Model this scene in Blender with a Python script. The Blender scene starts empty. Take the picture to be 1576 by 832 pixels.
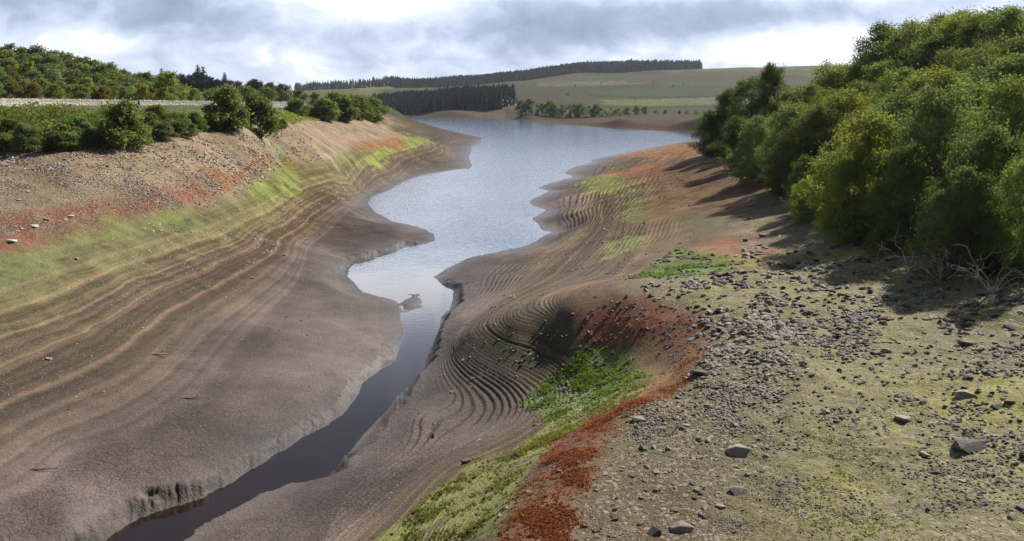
import bpy, bmesh, math, random
import numpy as np
from mathutils import Vector
C = bpy.context.scene.collection
SC = bpy.context.scene
R = math.radians

# ------------------------------------------------------------------ camera, world, sun, exposure
CAM_Z, FPX, CX, CY, HORIZON = 15.0, 1250.0, 788.0, 416.0, 150.0
PITCH = math.atan((CY - HORIZON) / FPX)
cam_d = bpy.data.cameras.new('camera'); cam = bpy.data.objects.new('camera', cam_d); C.objects.link(cam)
cam_d.sensor_width = 36; cam_d.lens = 36 * FPX / 1576; cam_d.clip_start = 0.5; cam_d.clip_end = 30000
cam.location = (0, 0, CAM_Z); cam.rotation_euler = (math.pi / 2 - PITCH, 0, 0)
SC.camera = cam
SUN_AZ, SUN_EL = R(43), R(38)
S = Vector((math.sin(SUN_AZ) * math.cos(SUN_EL), math.cos(SUN_AZ) * math.cos(SUN_EL), math.sin(SUN_EL)))
sd = bpy.data.lights.new('sun', 'SUN'); sun = bpy.data.objects.new('sun', sd); C.objects.link(sun)
sd.energy = 5.0; sd.angle = R(0.53); sd.color = (1.0, 0.94, 0.84)
sun.rotation_euler = S.to_track_quat('Z', 'Y').to_euler()
SC.view_settings.view_transform = 'Standard'; SC.view_settings.look = 'None'
SC.view_settings.exposure = 0.5; SC.view_settings.gamma = 1.0
SC.view_settings.use_curve_mapping = False
SC.cycles.use_denoising = True
SC.cycles.denoiser = 'OPENIMAGEDENOISE'; SC.cycles.use_denoising = True; SC.cycles.denoising_input_passes = 'RGB_ALBEDO_NORMAL'; SC.cycles.denoising_prefilter = 'NONE'
SC.cycles.max_bounces = 6; SC.cycles.transparent_max_bounces = 8

class NT:
    """small helper for building node trees"""
    def __init__(s, nt): s.nt = nt; s.n = nt.nodes; s.l = nt.links
    def node(s, t, **k):
        n = s.n.new(t)
        for a, v in k.items(): setattr(n, a, v)
        return n
    def put(s, sock, v):
        if isinstance(v, bpy.types.NodeSocket): s.l.new(v, sock)
        elif v is not None: sock.default_value = v
    def math(s, op, a, b=None, c=None, clamp=False):
        n = s.node('ShaderNodeMath', operation=op); n.use_clamp = clamp
        s.put(n.inputs[0], a); s.put(n.inputs[1], b); s.put(n.inputs[2], c)
        return n.outputs[0]
    def mix(s, f, a, b, blend='MIX'):
        n = s.node('ShaderNodeMix', data_type='RGBA', blend_type=blend)
        s.put(n.inputs[0], f); s.put(n.inputs[6], a); s.put(n.inputs[7], b)
        return n.outputs[2]
    def ramp(s, v, lo, hi, a=0.0, b=1.0, kind='SMOOTHSTEP'):
        n = s.node('ShaderNodeMapRange', interpolation_type=kind)
        s.put(n.inputs[0], v); s.put(n.inputs[1], lo); s.put(n.inputs[2], hi); s.put(n.inputs[3], a); s.put(n.inputs[4], b)
        return n.outputs[0]
    def noise(s, vec, scale, detail=4, rough=0.55, dist=0.0):
        n = s.node('ShaderNodeTexNoise'); s.put(n.inputs['Vector'], vec)
        n.inputs['Scale'].default_value = scale; n.inputs['Detail'].default_value = detail
        n.inputs['Roughness'].default_value = rough; n.inputs['Distortion'].default_value = dist
        return n.outputs[0]
    def voro(s, vec, scale, feature='F1', out=0):
        n = s.node('ShaderNodeTexVoronoi', feature=feature); s.put(n.inputs['Vector'], vec)
        n.inputs['Scale'].default_value = scale
        return n.outputs[out]
    def attr(s, name, out='Fac'):
        n = s.node('ShaderNodeAttribute', attribute_name=name); return n.outputs[out]
    def xyz(s, x, y, z):
        n = s.node('ShaderNodeCombineXYZ'); s.put(n.inputs[0], x); s.put(n.inputs[1], y); s.put(n.inputs[2], z); return n.outputs[0]

W = bpy.data.worlds.new('World'); SC.world = W; W.use_nodes = True
W.node_tree.nodes.clear(); t = NT(W.node_tree)
sky = t.node('ShaderNodeTexSky', sky_type='NISHITA'); sky.sun_disc = False
sky.sun_elevation = SUN_EL; sky.sun_rotation = SUN_AZ; sky.altitude = 200; sky.dust_density = 1.5
tc = t.node('ShaderNodeTexCoord').outputs['Generated']
sep = t.node('ShaderNodeSeparateXYZ'); t.put(sep.inputs[0], tc)
X, Y, Z = sep.outputs
az = t.math('ARCTAN2', X, Y); el = t.math('ARCSINE', Z)
azd = t.math('MULTIPLY', az, 57.2958); eld = t.math('MULTIPLY', el, 57.2958)
elv = t.math('MULTIPLY', t.math('POWER', t.math('MAXIMUM', t.math('ADD', eld, 1.0), 0.05), 0.72), 2.6)
cv = t.xyz(t.math('MULTIPLY', azd, 0.8), elv, 0.0)
n1 = t.noise(cv, 0.115, 7, 0.55, 0.25)
n2 = t.noise(t.xyz(t.math('ADD', t.math('MULTIPLY', azd, 0.8), 37.0), elv, 4.0), 0.36, 6, 0.58, 0.4)
def blob(a0, e0, wa, we, amp):
    da = t.math('DIVIDE', t.math('SUBTRACT', azd, a0), wa); de = t.math('DIVIDE', t.math('SUBTRACT', eld, e0), we)
    q = t.math('ADD', t.math('MULTIPLY', da, da), t.math('MULTIPLY', de, de))
    return t.math('MULTIPLY', t.math('EXPONENT', t.math('MULTIPLY', q, -1.0)), amp)
dens = t.math('ADD', t.math('MULTIPLY', t.math('SUBTRACT', n1, 0.5), 1.2), t.math('MULTIPLY', t.math('SUBTRACT', n2, 0.5), 1.2))
dens = t.math('ADD', dens, 0.34)
for b in [(-26, 5.3, 9, 2.2, .42), (-30, 8, 16, 3, .35), (3, 4.8, 11, 1.7, .55), (15, 5.6, 7, 1.6, .45), (-9, 4.4, 5, 1.1, .16),
          (16, 3.2, 7.5, 1.1, -.5), (23, 3.2, 3, 1.0, -.32), (20, 7.2, 6, .9, -.5), (-14, 2.6, 5, 1.2, -.25), (-27, 3.4, 4, .9, -.4), (-9, 6.0, 6, 1.8, -.45), (-9, .6, 10, 1.0, -.12),
          (30, 5.5, 5, 2, .2), (0, 11, 90, 5, -.5)]:
    dens = t.math('ADD', dens, blob(*b))
cl = t.node('ShaderNodeValToRGB'); t.put(cl.inputs[0], dens)
e = cl.color_ramp.elements
e[0].position = 0.0; e[0].color = (.82, .84, .87, 1)
e[1].position = 1.0; e[1].color = (.215, .268, .36, 1)
for p, c in [(.20, (.585, .645, .74)), (.42, (.43, .495, .61)), (.62, (.31, .365, .475))]:
    k = e.new(p); k.color = (*c, 1)
skyc = t.mix(1.0, sky.outputs[0], (.075, .075, .08, 1), 'MULTIPLY')
high = t.ramp(eld, 11, 26)                                  # gaps of blue open overhead
gap = t.math('MULTIPLY', high, t.ramp(n1, .42, .58, 1.0, .8))
g1 = blob(6, 13.5, 60, 5.0, 1.15)
cbright = t.mix(1.0, cl.outputs[0], t.xyz(*[t.math('ADD', g1, 1.0)] * 3), 'MULTIPLY')
col = t.mix(gap, cbright, skyc)
back = t.ramp(Y, -.35, .55, .30, 1.0)  # unseen sky behind the camera and overhead dimmed to deepen the shadows
back = t.math('MULTIPLY', back, t.ramp(eld, 25, 55, 1.0, .6))
col = t.mix(1.0, col, t.xyz(back, back, t.math('MULTIPLY', back, 1.04)), 'MULTIPLY')
bg = t.node('ShaderNodeBackground'); t.put(bg.inputs[0], col); bg.inputs[1].default_value = 1.0
wo = t.node('ShaderNodeOutputWorld'); t.l.new(bg.outputs[0], wo.inputs[0])

# ------------------------------------------------------------------ numpy helpers
def _hash(ix, iy, seed):
    with np.errstate(over='ignore'):
        h = (ix.astype(np.uint32) * np.uint32(374761393) + iy.astype(np.uint32) * np.uint32(668265263) + np.uint32(seed * 2654435761 % 4294967296))
        h = (h ^ (h >> np.uint32(13))) * np.uint32(1274126177)
        h = h ^ (h >> np.uint32(16))
    return (h & np.uint32(0xffffff)).astype(np.float32) / np.float32(0xffffff)
def vnoise(x, y, seed=0):
    ix = np.floor(x).astype(np.int64); iy = np.floor(y).astype(np.int64)
    fx = (x - ix).astype(np.float32); fy = (y - iy).astype(np.float32)
    fx = fx * fx * (3 - 2 * fx); fy = fy * fy * (3 - 2 * fy)
    a = _hash(ix, iy, seed); b = _hash(ix + 1, iy, seed); c = _hash(ix, iy + 1, seed); d = _hash(ix + 1, iy + 1, seed)
    return (a + (b - a) * fx) * (1 - fy) + (c + (d - c) * fx) * fy - 0.5
def fbm(x, y, scale, octv=4, seed=0, rough=0.5):
    x = x / scale; y = y / scale; s = 0; a = 1.0
    for k in range(octv):
        s = s + a * vnoise(x, y, seed + k * 17); a *= rough; x = x * 2.03 + 11.3; y = y * 2.03 - 7.1
    return s
def sstep(a, b, x):
    q = np.clip((x - a) / (b - a), 0, 1); return q * q * (3 - 2 * q)
def ray(u, v):
    a, b = u - CX, CY - v
    cp, sp = math.cos(PITCH), math.sin(PITCH)
    return a, FPX * cp + b * sp, -FPX * sp + b * cp
def at(u, v, z):
    a, b, c = ray(u, v); k = (z - CAM_Z) / c
    return (a * k, b * k)
def atd(u, v, d):
    a, b, c = ray(u, v); k = d / b
    return (a * k, d, CAM_Z + c * k)

# ------------------------------------------------------------------ terrain: traced shoreline and levels
# each shoreline point: sighted bearing u, v at water level, and the height of the little cut bank there
SHORE = [(60,905,0.33),(110,868,0.39),(165,832,0.41),(215,797,0.44),(262,782,0.55),(300,771,0.50),(345,750,0.33),(400,715,0.30),(440,690,0.30),(500,655,0.28),(535,630,0.30),(553,607,0.33),(560,590,0.28),
 (586,570,0.25),(606,556,0.22),(614,540,0.19),(623,523,0.14),(627,506,0.08),(620,490,0.04),(622,475,0.03),(612,464,0.03),(584,455,0.03),(561,448,0.03),(547,434,0.07),(536,425,0.14),(539,413,0.22),(550,404,0.28),
 (584,396,0.30),(612,386,0.33),(631,379,0.33),(654,376,0.17),(672,370,0.03),(670,360,0.03),(656,353,0.03),(633,344,0.05),(600,340,0.05),(580,326,0.06),(568,313,0.08),(573,303,0.10),(600,291,0.10),(617,284,0.10),(628,278,0.10),
 (650,270,0.12),(684,264,0.15),(706,261,0.20),(727,259,0.25),(728,253,0.30),(723,239,0.30),(728,233,0.30),(727,227,0.30),(745,219,0.30),(741,211,0.30),(721,207,0.30),(679,197,0.30),(651,188.5,0.30),(609,181,0.30),(601,179.6,0.30),
 (650,180,0.40),(740,181,0.40),(782,183,0.40),(810,186,0.40),(852,190,0.40),(907,195,0.40),(963,198.5,0.40),(1019,202,0.40),(1072,205,0.40),(1130,206.5,0.40),(1135,210,0.40),
 (1072,214,0.20),(1047,216.5,0.20),(1005,225,0.20),(963,233,0.20),(935,239,0.20),(907,246,0.20),(909,250,0.20),(885,256,0.20),(870,266,0.20),(884,272,0.20),(851,281,0.20),(828,289,0.20),(848,294,0.20),(823,305,0.20),(816,311,0.25),
 (823,317,0.30),(843,323,0.30),(823,334,0.30),(822,338,0.20),(832,348,0.15),(836,354,0.19),(853,357,0.22),(833,366,0.07),(818,376,0.03),(767,387,0.03),(726,394,0.03),(700,405,0.03),(679,418,0.03),(665,426,0.07),(679,438,0.25),(695,447,0.33),
 (694,462,0.33),(691,476,0.33),(679,487,0.39),(674,506,0.39),(665,529,0.39),(655,551,0.33),(652,568,0.28),(629,586,0.19),(603,622,0.17),(563,661,0.14),(540,691,0.14),(524,714,0.33),(506,734,0.28),(449,743,0.08),(400,760,0.07),(363,780,0.07),(307,810,0.07),(279,832,0.07),(220,875,0.07),(170,915,0.06)]
PTS = []                       # x, y, z
for u, v, c in SHORE:
    x, y = at(u, v, 0); PTS.append((x, y, c))
LEVELS = [  # u, v, z sighted on the ground
 # left flat and left bank
 (0,832,1.0),(100,790,1.1),(100,700,1.35),(0,700,1.7),(200,700,1.2),(0,620,2.2),(200,600,1.7),(330,650,1.05),(420,600,.95),(300,500,1.8),(450,520,1.0),(530,520,.6),(580,500,.3),(450,450,1.3),(500,430,.9),(0,520,3.2),(0,450,4.4),(0,400,5.3),(0,340,6.9),
 (0,280,8.7),(0,240,10.0),(50,235,10.3),(120,330,6.7),(210,225,10.5),(120,260,9.3),(250,300,7.0),(250,345,5.2),(420,250,6.6),(435,283,5.0),(200,430,3.3),(120,400,4.7),(100,480,3.3),(400,350,3.1),(330,400,2.9),(520,290,3.0),(470,330,2.4),(450,390,1.8),(540,350,1.0),(600,360,.5),(560,390,.8),(530,320,1.6),
 (410,222,9.0),(330,230,9.4),(300,215,10.6),(390,207,10.5),(480,200,9.6),(440,195,10.8),(500,240,6.6),(350,270,7.4),(550,270,3.2),(600,240,3.6),(580,215,6.2),(560,190,9.0),(600,200,5.2),(650,215,3.8),(650,250,1.6),(700,230,1.3),(690,212,2.2),(620,265,1.4),(590,186,6.5),(620,192,4),
 (440,172,12.4),(500,180,10.8),
 # right: spur, gully, terraces, plateau
 (720,512,2.1),(800,488,3.5),(880,465,4.65),(960,452,5.35),(1050,440,5.75),(900,505,3.95),(820,520,2.9),(980,500,4.75),(940,530,3.75),(690,540,1.0),(760,560,1.8),(760,610,1.2),(700,600,.8),(850,560,2.45),(850,590,2.1),(930,575,3.05),(1000,560,4.05),(1060,520,5.1),(900,610,2.75),(800,640,1.6),(850,650,2.55),(720,660,1.1),(650,690,.9),(650,640,.8),
 (1085,560,5.65),(960,622,5.3),(880,690,5.2),(800,765,5.1),(740,840,5.0),(1010,590,4.75),(960,600,4.0),(900,650,3.9),(820,700,3.55),(740,760,3.5),(680,800,3.2),(700,720,2.4),(620,740,1.4),(600,780,1.7),(560,832,1.9),(500,780,.7),(450,832,.8),(380,820,.4),(660,850,3.3),
 (720,470,.7),(750,440,.8),(720,420,.5),(800,425,1.5),(850,425,2.2),(900,420,3.0),(950,425,3.9),(1000,405,4.5),(1060,405,5.0),(800,390,.8),(850,390,1.6),(900,380,2.3),(950,365,3.1),(860,365,.8),
 (1200,700,5.7),(1400,700,5.95),(1576,700,6.2),(1576,832,6.1),(1300,832,5.7),(1000,760,5.35),(900,832,5.25),(1100,620,5.6),(1200,500,6.0),(1400,480,6.5),(1576,520,6.8),(1100,470,5.8),(1290,400,6.7),(1200,340,6.3),(1150,290,5.8),(1075,245,5.8),(1480,440,6.9),
 (1050,330,4.7),(1000,300,3.9),(980,330,3.6),(940,345,2.6),(880,345,1.0),(900,320,1.7),(950,290,2.9),(1000,260,4.1),(1050,232,4.6),(960,246,1.6),(900,290,1.3),(1150,370,5.7),(1100,400,5.4),(920,262,.9),(1000,235,1.8),(870,305,.9),(920,305,2.0),(1040,270,4.9),
 # far shores, embankment, moor
 (700,164,8.6),(600,164,8.9),(780,166,8.2),(800,172,5.2),(850,177,5.0),(950,181,5.2),(1075,184,5.6),(560,172,9.5)]
for u, v, z in LEVELS:
    x, y = at(u, v, z); PTS.append((x, y, z))
for u, v, d in [(1000,166,620),(900,163,700),(1000,152,800),(1100,150,760),(1000,136,1000),(850,140,1000),(1150,130,1000),(1000,118,1300),(1100,108,1520),(1250,103,1500),(850,118,1500),(700,134,1500),(950,112,1560),(640,139,1500),(600,131,1500),
                (560,136,1400),(480,141,1500),(420,142,1400),(700,152,800),(620,150,800),(780,150,900),(700,146,1050),(600,144,1050),(1400,104,1500),(1550,106,1500),(300,142,1400),(100,130,1400),(-200,120,1400)]:
    PTS.append(atd(u, v, d))
PTS += [(-140,690,8.5),(-60,690,8),(0,690,9),(-200,660,10),(-100,620,9.5)]
PTS += [(x, 2300, z) for x, z in [(-1500,25),(-500,22),(200,30),(900,45),(1800,50)]] + [(-4000,6000,10),(0,6500,10),(4000,6000,10),(3500,2500,40),(-3500,2500,40)]
# ground beyond the left bank: road level, the wooded hill, the conifer knoll
PTS += [(-72,112,13.3),(-60,160,13.2),(-56,190,13.0),(-50,85,12.0),(-45,130,12.3),(-70,75,12.2),(-110,110,14.5),(-100,70,13.5),(-60,40,8.5),(-80,45,11),(-40,20,4),(-70,20,7),(-120,40,14),(-45,160,11.8),(-48,220,11.2),(-42,260,9.6),(-60,300,11),(-60,380,10),(-90,450,9),
        (-85,190,14.2),(-120,200,16),(-160,200,20),(-220,200,27),(-190,300,27.5),(-165,300,23),(-150,330,19),(-130,300,15.5),(-260,330,33),(-120,250,13.6),(-90,250,12.6),(-190,450,21),(-160,450,20),(-140,450,17),(-230,450,19),(-300,500,26),(-110,350,11.5),(-150,560,11),(-250,700,16),(-500,500,40),(-400,200,40),(-300,100,30),(-200,60,20)]
# wooded hill on the right
PTS += [(24,28,8.6),(30,48,8.8),(32,75,8.6),(36,110,8.2),(40,40,11.4),(42,90,11.6),(60,60,17),(62,25,15),(80,100,19),(50,145,9.5),(70,180,10.5),(120,100,27),(120,180,19),(100,240,6),(62,230,4.6),(80,290,1.5),(140,320,3),(200,250,20),(200,120,36),(30,14,8),(45,10,11),(150,20,28),(160,420,6),(250,400,10),(300,300,18),(20,8,6.4),(0,8,5),(-10,8,1.5),(250,560,14)]
P = np.array(PTS, np.float64)
KR = 0.5
def plan(x, y):
    x = np.asarray(x, np.float64); y = np.asarray(y, np.float64)
    return np.arctan2(x, y), KR * 0.5 * np.log(x * x + y * y)
pt, pl = plan(P[:, 0], P[:, 1])
CC = 0.012 ** 2
D2 = (pt[:, None] - pt[None]) ** 2 + (pl[:, None] - pl[None]) ** 2
N = len(P)
A = np.zeros((N + 1, N + 1)); A[:N, :N] = np.sqrt(D2 + CC) - np.eye(N) * 0.002; A[:N, N] = 1; A[N, :N] = 1
wts = np.linalg.solve(A, np.append(P[:, 2], 0))

th_in = np.linspace(-R(36.5), R(36.5), 1200)
TH = np.concatenate([np.linspace(-R(62), -R(36.6), 60), th_in, np.linspace(R(36.6), R(62), 60)])
def logs(a, b, d): return np.arange(math.log(a), math.log(b), d)
LR = np.concatenate([logs(7, 15, .02), logs(15, 30, .0028), logs(30, 62, .0022), logs(62, 150, .0034), logs(150, 700, .009), logs(700, 1700, .012), logs(1700, 2650, .03)])
TT, LL = np.meshgrid(TH, LR)
nr, nc = TT.shape
RR = np.exp(LL); GX = RR * np.sin(TT); GY = RR * np.cos(TT)
def rbf(tt, ll):
    tt = tt.ravel().astype(np.float32); ll = ll.ravel().astype(np.float32); out = np.empty(len(tt), np.float32)
    a = pt.astype(np.float32); b = pl.astype(np.float32); w = wts[:N].astype(np.float32)
    for i in range(0, len(tt), 20000):
        d = np.sqrt((tt[i:i+20000, None] - a) ** 2 + (ll[i:i+20000, None] - b) ** 2 + np.float32(CC)); out[i:i+20000] = d @ w
    return out + np.float32(wts[N])
# solve on a lattice and refine by bilinear steps
ti = np.linspace(TH[0], TH[-1], 620); li = np.concatenate([logs(6.9, 70, .008), logs(70, 9300, .016)])
lat = rbf(*np.meshgrid(ti, KR * li)).reshape(len(li), len(ti))
def bil(grid, fy, fx):
    y0 = np.clip(np.floor(fy).astype(int), 0, grid.shape[0] - 2); x0 = np.clip(np.floor(fx).astype(int), 0, grid.shape[1] - 2)
    a = np.clip(fy - y0, 0, 1); b = np.clip(fx - x0, 0, 1)
    return (grid[y0, x0] * (1 - b) + grid[y0, x0 + 1] * b) * (1 - a) + (grid[y0 + 1, x0] * (1 - b) + grid[y0 + 1, x0 + 1] * b) * a
B = bil(lat, np.interp(LL, li, np.arange(len(li))), np.interp(TT, ti, np.arange(len(ti))))
B = np.clip(B, 0.05, 120)

def seg_dist(poly, x, y, vals=None):
    """unsigned distance to a closed polygon, and an inside flag"""
    d = np.full(x.shape, 1e9, np.float32); ins = np.zeros(x.shape, bool)
    n = len(poly); vv = np.zeros(x.shape, np.float32)
    for i in range(n):
        x0, y0 = poly[i]; x1, y1 = poly[(i + 1) % n]
        ex, ey = x1 - x0, y1 - y0; L = ex * ex + ey * ey + 1e-12
        k = np.clip(((x - x0) * ex + (y - y0) * ey) / L, 0, 1)
        dn = ((x - x0 - k * ex) ** 2 + (y - y0 - k * ey) ** 2).astype(np.float32)
        if vals is not None: vv = np.where(dn < d, vals[i] + (vals[(i + 1) % n] - vals[i]) * k, vv)
        d = np.minimum(d, dn)
        if y0 != y1:
            cr = ((y0 > y) != (y1 > y)) & (x < ex * (y - y0) / (y1 - y0) + x0); ins ^= cr
    if vals is not None: return np.sqrt(d), ins, vv
    return np.sqrt(d), ins
shore_xy = [at(u, v, 0) for u, v, c in SHORE]
sdist = np.full(B.shape, 50.0, np.float32)
msk = (RR < 720) & (np.abs(GX) < 190)
gx, gy = GX[msk], GY[msk]
d, ins, cut_h = seg_dist(shore_xy, gx, gy, [c for u, v, c in SHORE])
CUT = np.zeros(B.shape, np.float32); CUT[msk] = cut_h * (RR[msk] < 85)
d = np.where(ins, -d, d)
d += np.clip(RR[msk] / 45, .5, 2.2) * (0.24 * fbm(gx, gy, np.clip(RR[msk] / 30, 1, 12), 4, 3) + .16 * fbm(gx, gy, np.clip(RR[msk] / 110, .28, 4), 3, 4))
sdist[msk] = d
wet = np.exp(-np.clip(sdist, 0, None) / np.clip(RR * .02, .5, 4))
# natural relief
land = sstep(0.05, 2.0, sdist)
rough = np.clip((B - 1.2) / 3.0, 0.12, 1)
far = sstep(760, 1250, RR)
relief = fbm(GX, GY, 9.0, 4, 5) * 0.35 * rough + fbm(GX, GY, 1.6, 4, 9) * 0.12 * np.clip((B - 1.0) / 2.5, 0.2, 1) + far * fbm(GX, GY, 130, 4, 21) * 7
tz = sstep(.3, 1.0, B) * sstep(6.0, 5.0, B) * (RR < 330) * (GX > -18)
relief *= 1 - .8 * tz
relief *= np.where(RR > 330, np.clip((B - 4) / 8, .05, 1), 1)
relief *= 1 - 0.95 * sstep(60, 90, RR) * (RR < 330) * sstep(4, 0, B)
Bs = np.maximum(B + relief * land, 0.06)
# terraces cut by the falling water: steps at constant level
terr = sstep(0.5, 1.1, Bs) * sstep(6.3, 4.4, Bs) * (RR < 330) * (GX > -18) * land
terr *= np.clip(1.0 + fbm(GX, GY, 14, 3, 31) * .7 + .9 * fbm(GX, GY, 3.5, 3, 32) + .8 * vnoise(Bs * 5, 0 * Bs + 2, 44), 0.35, 1.3)
gr_r = np.gradient(Bs, axis=0) / np.gradient(RR, axis=0); gr_t = np.gradient(Bs, axis=1) / (RR * np.gradient(TT, axis=1))
slope = np.hypot(gr_r, gr_t)
terr *= sstep(.022, .065, slope) * sstep(5.5, 4.6, Bs)
left_t = (GX <= -6) & (GX > -60) & (RR < 330)
terr = np.where(left_t, 0.35 * sstep(1.3, 2.0, Bs) * sstep(5.5, 4, Bs) * land, terr)
step = np.interp(RR, [45, 75, 110, 200], [.10, .12, .2, .32]) * np.where(left_t, 1.6, 1)
ph = Bs / step + 1.7 * vnoise(Bs * 2.1, 0 * Bs + 5, 43) + 0.5 * fbm(GX, GY, 9, 2, 41) + .20 * fbm(GX, GY, 1.5, 3, 42)
fr = ph - np.floor(ph)
saw = np.where(fr < 0.66, fr * -0.1 / 0.66, -0.1 + (fr - 0.66) / 0.34 * 1.1) - fr
Zt = Bs + saw * step * terr * np.where(left_t, .9, 1.2 * np.interp(RR, [60, 95], [1, .95])) * sstep(4.9, 3.7, Bs) * (1 - .9 * sstep(2.2, 2.9, Bs) * (RR < 46) * sstep(2.5, 4, GX))
pl_flat = sstep(5.2, 5.7, B) * (RR < 75) * (GX > -3)
Zt += fbm(GX, GY, 0.55, 3, 51) * 0.07 * pl_flat
land_n = np.clip(B / .4, 0, 1)
# bank profile at the water's edge
sharp = sstep(.06, .22, CUT)
cw = np.clip(RR * 0.016, 0.6, 3) * (1 + .9 * fbm(GX, GY, 5, 2, 63)) * sharp + np.clip(RR * .05, 1.2, 12) * (1 - sharp)
crumb = 1 + sharp * (np.clip(1 + .7 * fbm(GX, GY, .8, 4, 61), .4, 1.8) - 1)
edge = np.exp(-np.clip(sdist, 0, None) / np.clip(RR * .02, .4, 2)) * sharp * land_n
Zl = (Zt + edge * (np.abs(fbm(GX, GY, .5, 3, 62)) * -.13 + .03)) * sstep(-0.02, 1, sdist / cw * crumb)
Zw = -0.05 - np.clip(-sdist * 0.45, 0, 2.0)
GZ = np.where(sdist < 0, Zw, np.maximum(Zl, 0.0 + 0.02 * np.clip(sdist, 0, 1)))
# low mud bar showing in the channel
ix, iy = at(633, 467, 0)
GZ = np.maximum(GZ, 0.09 - 0.09 * (((GX - ix + .3 * (GY - iy) * .2) / 0.75) ** 2 + ((GY - iy) / 2.2) ** 2) * (1 + fbm(GX, GY, .8, 3, 66)))
def zat(x, y):
    x = np.asarray(x, float); y = np.asarray(y, float)
    tt = np.arctan2(x, y); ll = 0.5 * np.log(x * x + y * y)
    return bil(GZ, np.interp(ll, LR, np.arange(nr)), np.interp(tt, TH, np.arange(nc)))
_rk = np.exp(np.linspace(math.log(9), math.log(2500), 1500))
def sight(u, v):
    """where the sight line through bearing u, v meets the ground"""
    a, b, c = ray(u, v); k = _rk / math.hypot(a, b)
    x, y, z = a * k, b * k, CAM_Z + c * k
    hit = np.nonzero(z < zat(x, y))[0]
    i = hit[0] if len(hit) else len(_rk) - 1
    return float(x[i]), float(y[i])

# ------------------------------------------------------------------ ground cover: traced patches, stored per vertex as albedo, some with painted shade
def lerp(a, b, w): return a + (np.asarray(b, np.float32) - a) * w[..., None]
COL = np.zeros((nr, nc, 3), np.float32)
nA = fbm(GX, GY, 3.0, 5, 71); nB = fbm(GX, GY, 0.7, 4, 72); nC = fbm(GX, GY, 14, 4, 73)
jit = nA * .6 + nB * .25
zb = B + jit * .5 + nC * .5
MUD, BROWN, PALE, TAN, GRASS = (.098,.074,.064), (.105,.072,.043), (.145,.125,.052), (.255,.19,.122), (.07,.10,.022)
lf = lerp(np.broadcast_to(np.float32(MUD), COL.shape), BROWN, sstep(1.4, 2.3, zb))
lf = lerp(lf, PALE, sstep(3.0, 4.4, zb)); lf = lerp(lf, TAN, sstep(5.4, 6.6, zb)); lf = lerp(lf, GRASS, sstep(11.0, 11.8, zb))
rt = lerp(np.broadcast_to(np.float32(MUD), COL.shape), (.105,.075,.048), sstep(.8, 1.8, zb))
rt = lerp(rt, (.15,.092,.05), sstep(3.4, 4.6, zb)); rt = lerp(rt, (.195,.183,.075), sstep(5.2, 5.8, B) * (RR < 62)); rt = lerp(rt, (.055,.05,.025), sstep(6.8, 8, zb))
side = sstep(-2, 3, GX - np.where(RR > 60, (RR - 60) * .0, 0))
COL = lf * (1 - side[..., None]) + rt * side[..., None]
# deposit lines left at former water levels, with riser shade painted in
bandz = Bs * 9.5 + .6 * nC + .15 * nA
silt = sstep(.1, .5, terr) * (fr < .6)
COL *= (1 + .14 * silt - .26 * sstep(.1, .5, terr) * sstep(.7, .8, fr))[..., None]  # treads paler with silt; risers darkened to paint in their shade
band = vnoise(bandz, 0 * bandz + 3 + nC * .4, 81) + .6 * vnoise(bandz * 2.7, 0 * bandz + 9 + nC * .6, 82)
bw = sstep(.9, 1.7, Bs) * sstep(6, 4.6, Bs) * (RR < 330)
bandL = np.where(GX < -6, 1.0, .8)
COL *= (1 + np.clip(band, -.5, .6) * .95 * bw * bandL)[..., None]
tanl = sstep(.22, .42, band) * bw * (GX < -6) * sstep(1.6, 2.6, Bs)
COL = lerp(COL, (.26,.18,.095), tanl * .38)
# moor and fields far off
fm = sstep(330, 380, RR)
nM = fbm(GX, GY * .45, 120, 5, 91, .6)
moor = lerp(np.broadcast_to(np.float32((.048,.058,.020)), COL.shape), (.056,.040,.024), sstep(-.02, .16, nM)); moor = lerp(moor, (.105,.105,.036), sstep(.08, .24, fbm(GX, GY * .35, 140, 4, 92)) * .8)
moor = lerp(moor, (.115,.09,.06), sstep(9.5, 7.5, B) * (GY > 600) * (GX < 10) * .85); moor = lerp(moor, (.075,.05,.032), sstep(5.6, 4.8, B) * (GX > -5))
COL = COL * (1 - fm[..., None]) + moor * fm[..., None]
TV = KR * LL
def patch(pts, soft=.006, jitter=.012, k=1.0, world=None, sc=1.0):
    ws = world or [sight(u, v) for u, v in pts]
    a, b = plan([p[0] for p in ws], [p[1] for p in ws])
    m = (TT > a.min() - .06) & (TT < a.max() + .06) & (TV > b.min() - .06) & (TV < b.max() + .06)
    w = np.zeros(TT.shape, np.float32)
    dd, ii = seg_dist(list(zip(a, b)), TT[m], TV[m])
    s = np.where(ii, dd, -dd) + jitter * (nA[m] * 1.3 + nB[m] * .8) * sc
    w[m] = sstep(-soft, soft, s) * k
    return w
RED, ORG, LIME, GRN, YEL = (.2,.07,.04), (.30,.12,.04), (.17,.23,.045), (.14,.215,.04), (.27,.21,.05)
Wred = np.zeros(TT.shape, np.float32); Wgrn = Wred.copy(); Wsto = Wred.copy()
def paint(pts, col, k=.8, soft=.007, jitter=.009, red=0, grn=0, sto=0):
    global COL, Wred, Wgrn, Wsto
    w = patch(pts, soft, jitter)
    spk = np.clip(.95 + nB * 1.5 + nA * .6 + .7 * fbm(GX, GY, .25 * np.clip(RR / 30, 1, 6), 2, 78), .3, 1)
    COL = lerp(COL, np.float32(col) * .78, w * k * spk)
    if red: Wred = np.maximum(Wred, w * red)
    if grn: Wgrn = np.maximum(Wgrn, w * grn * np.clip(1 + .5 * nA + .4 * nB, 0, 1)); Wred = Wred * (1 - w)
    if sto: Wsto = np.maximum(Wsto, w * sto)
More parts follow.
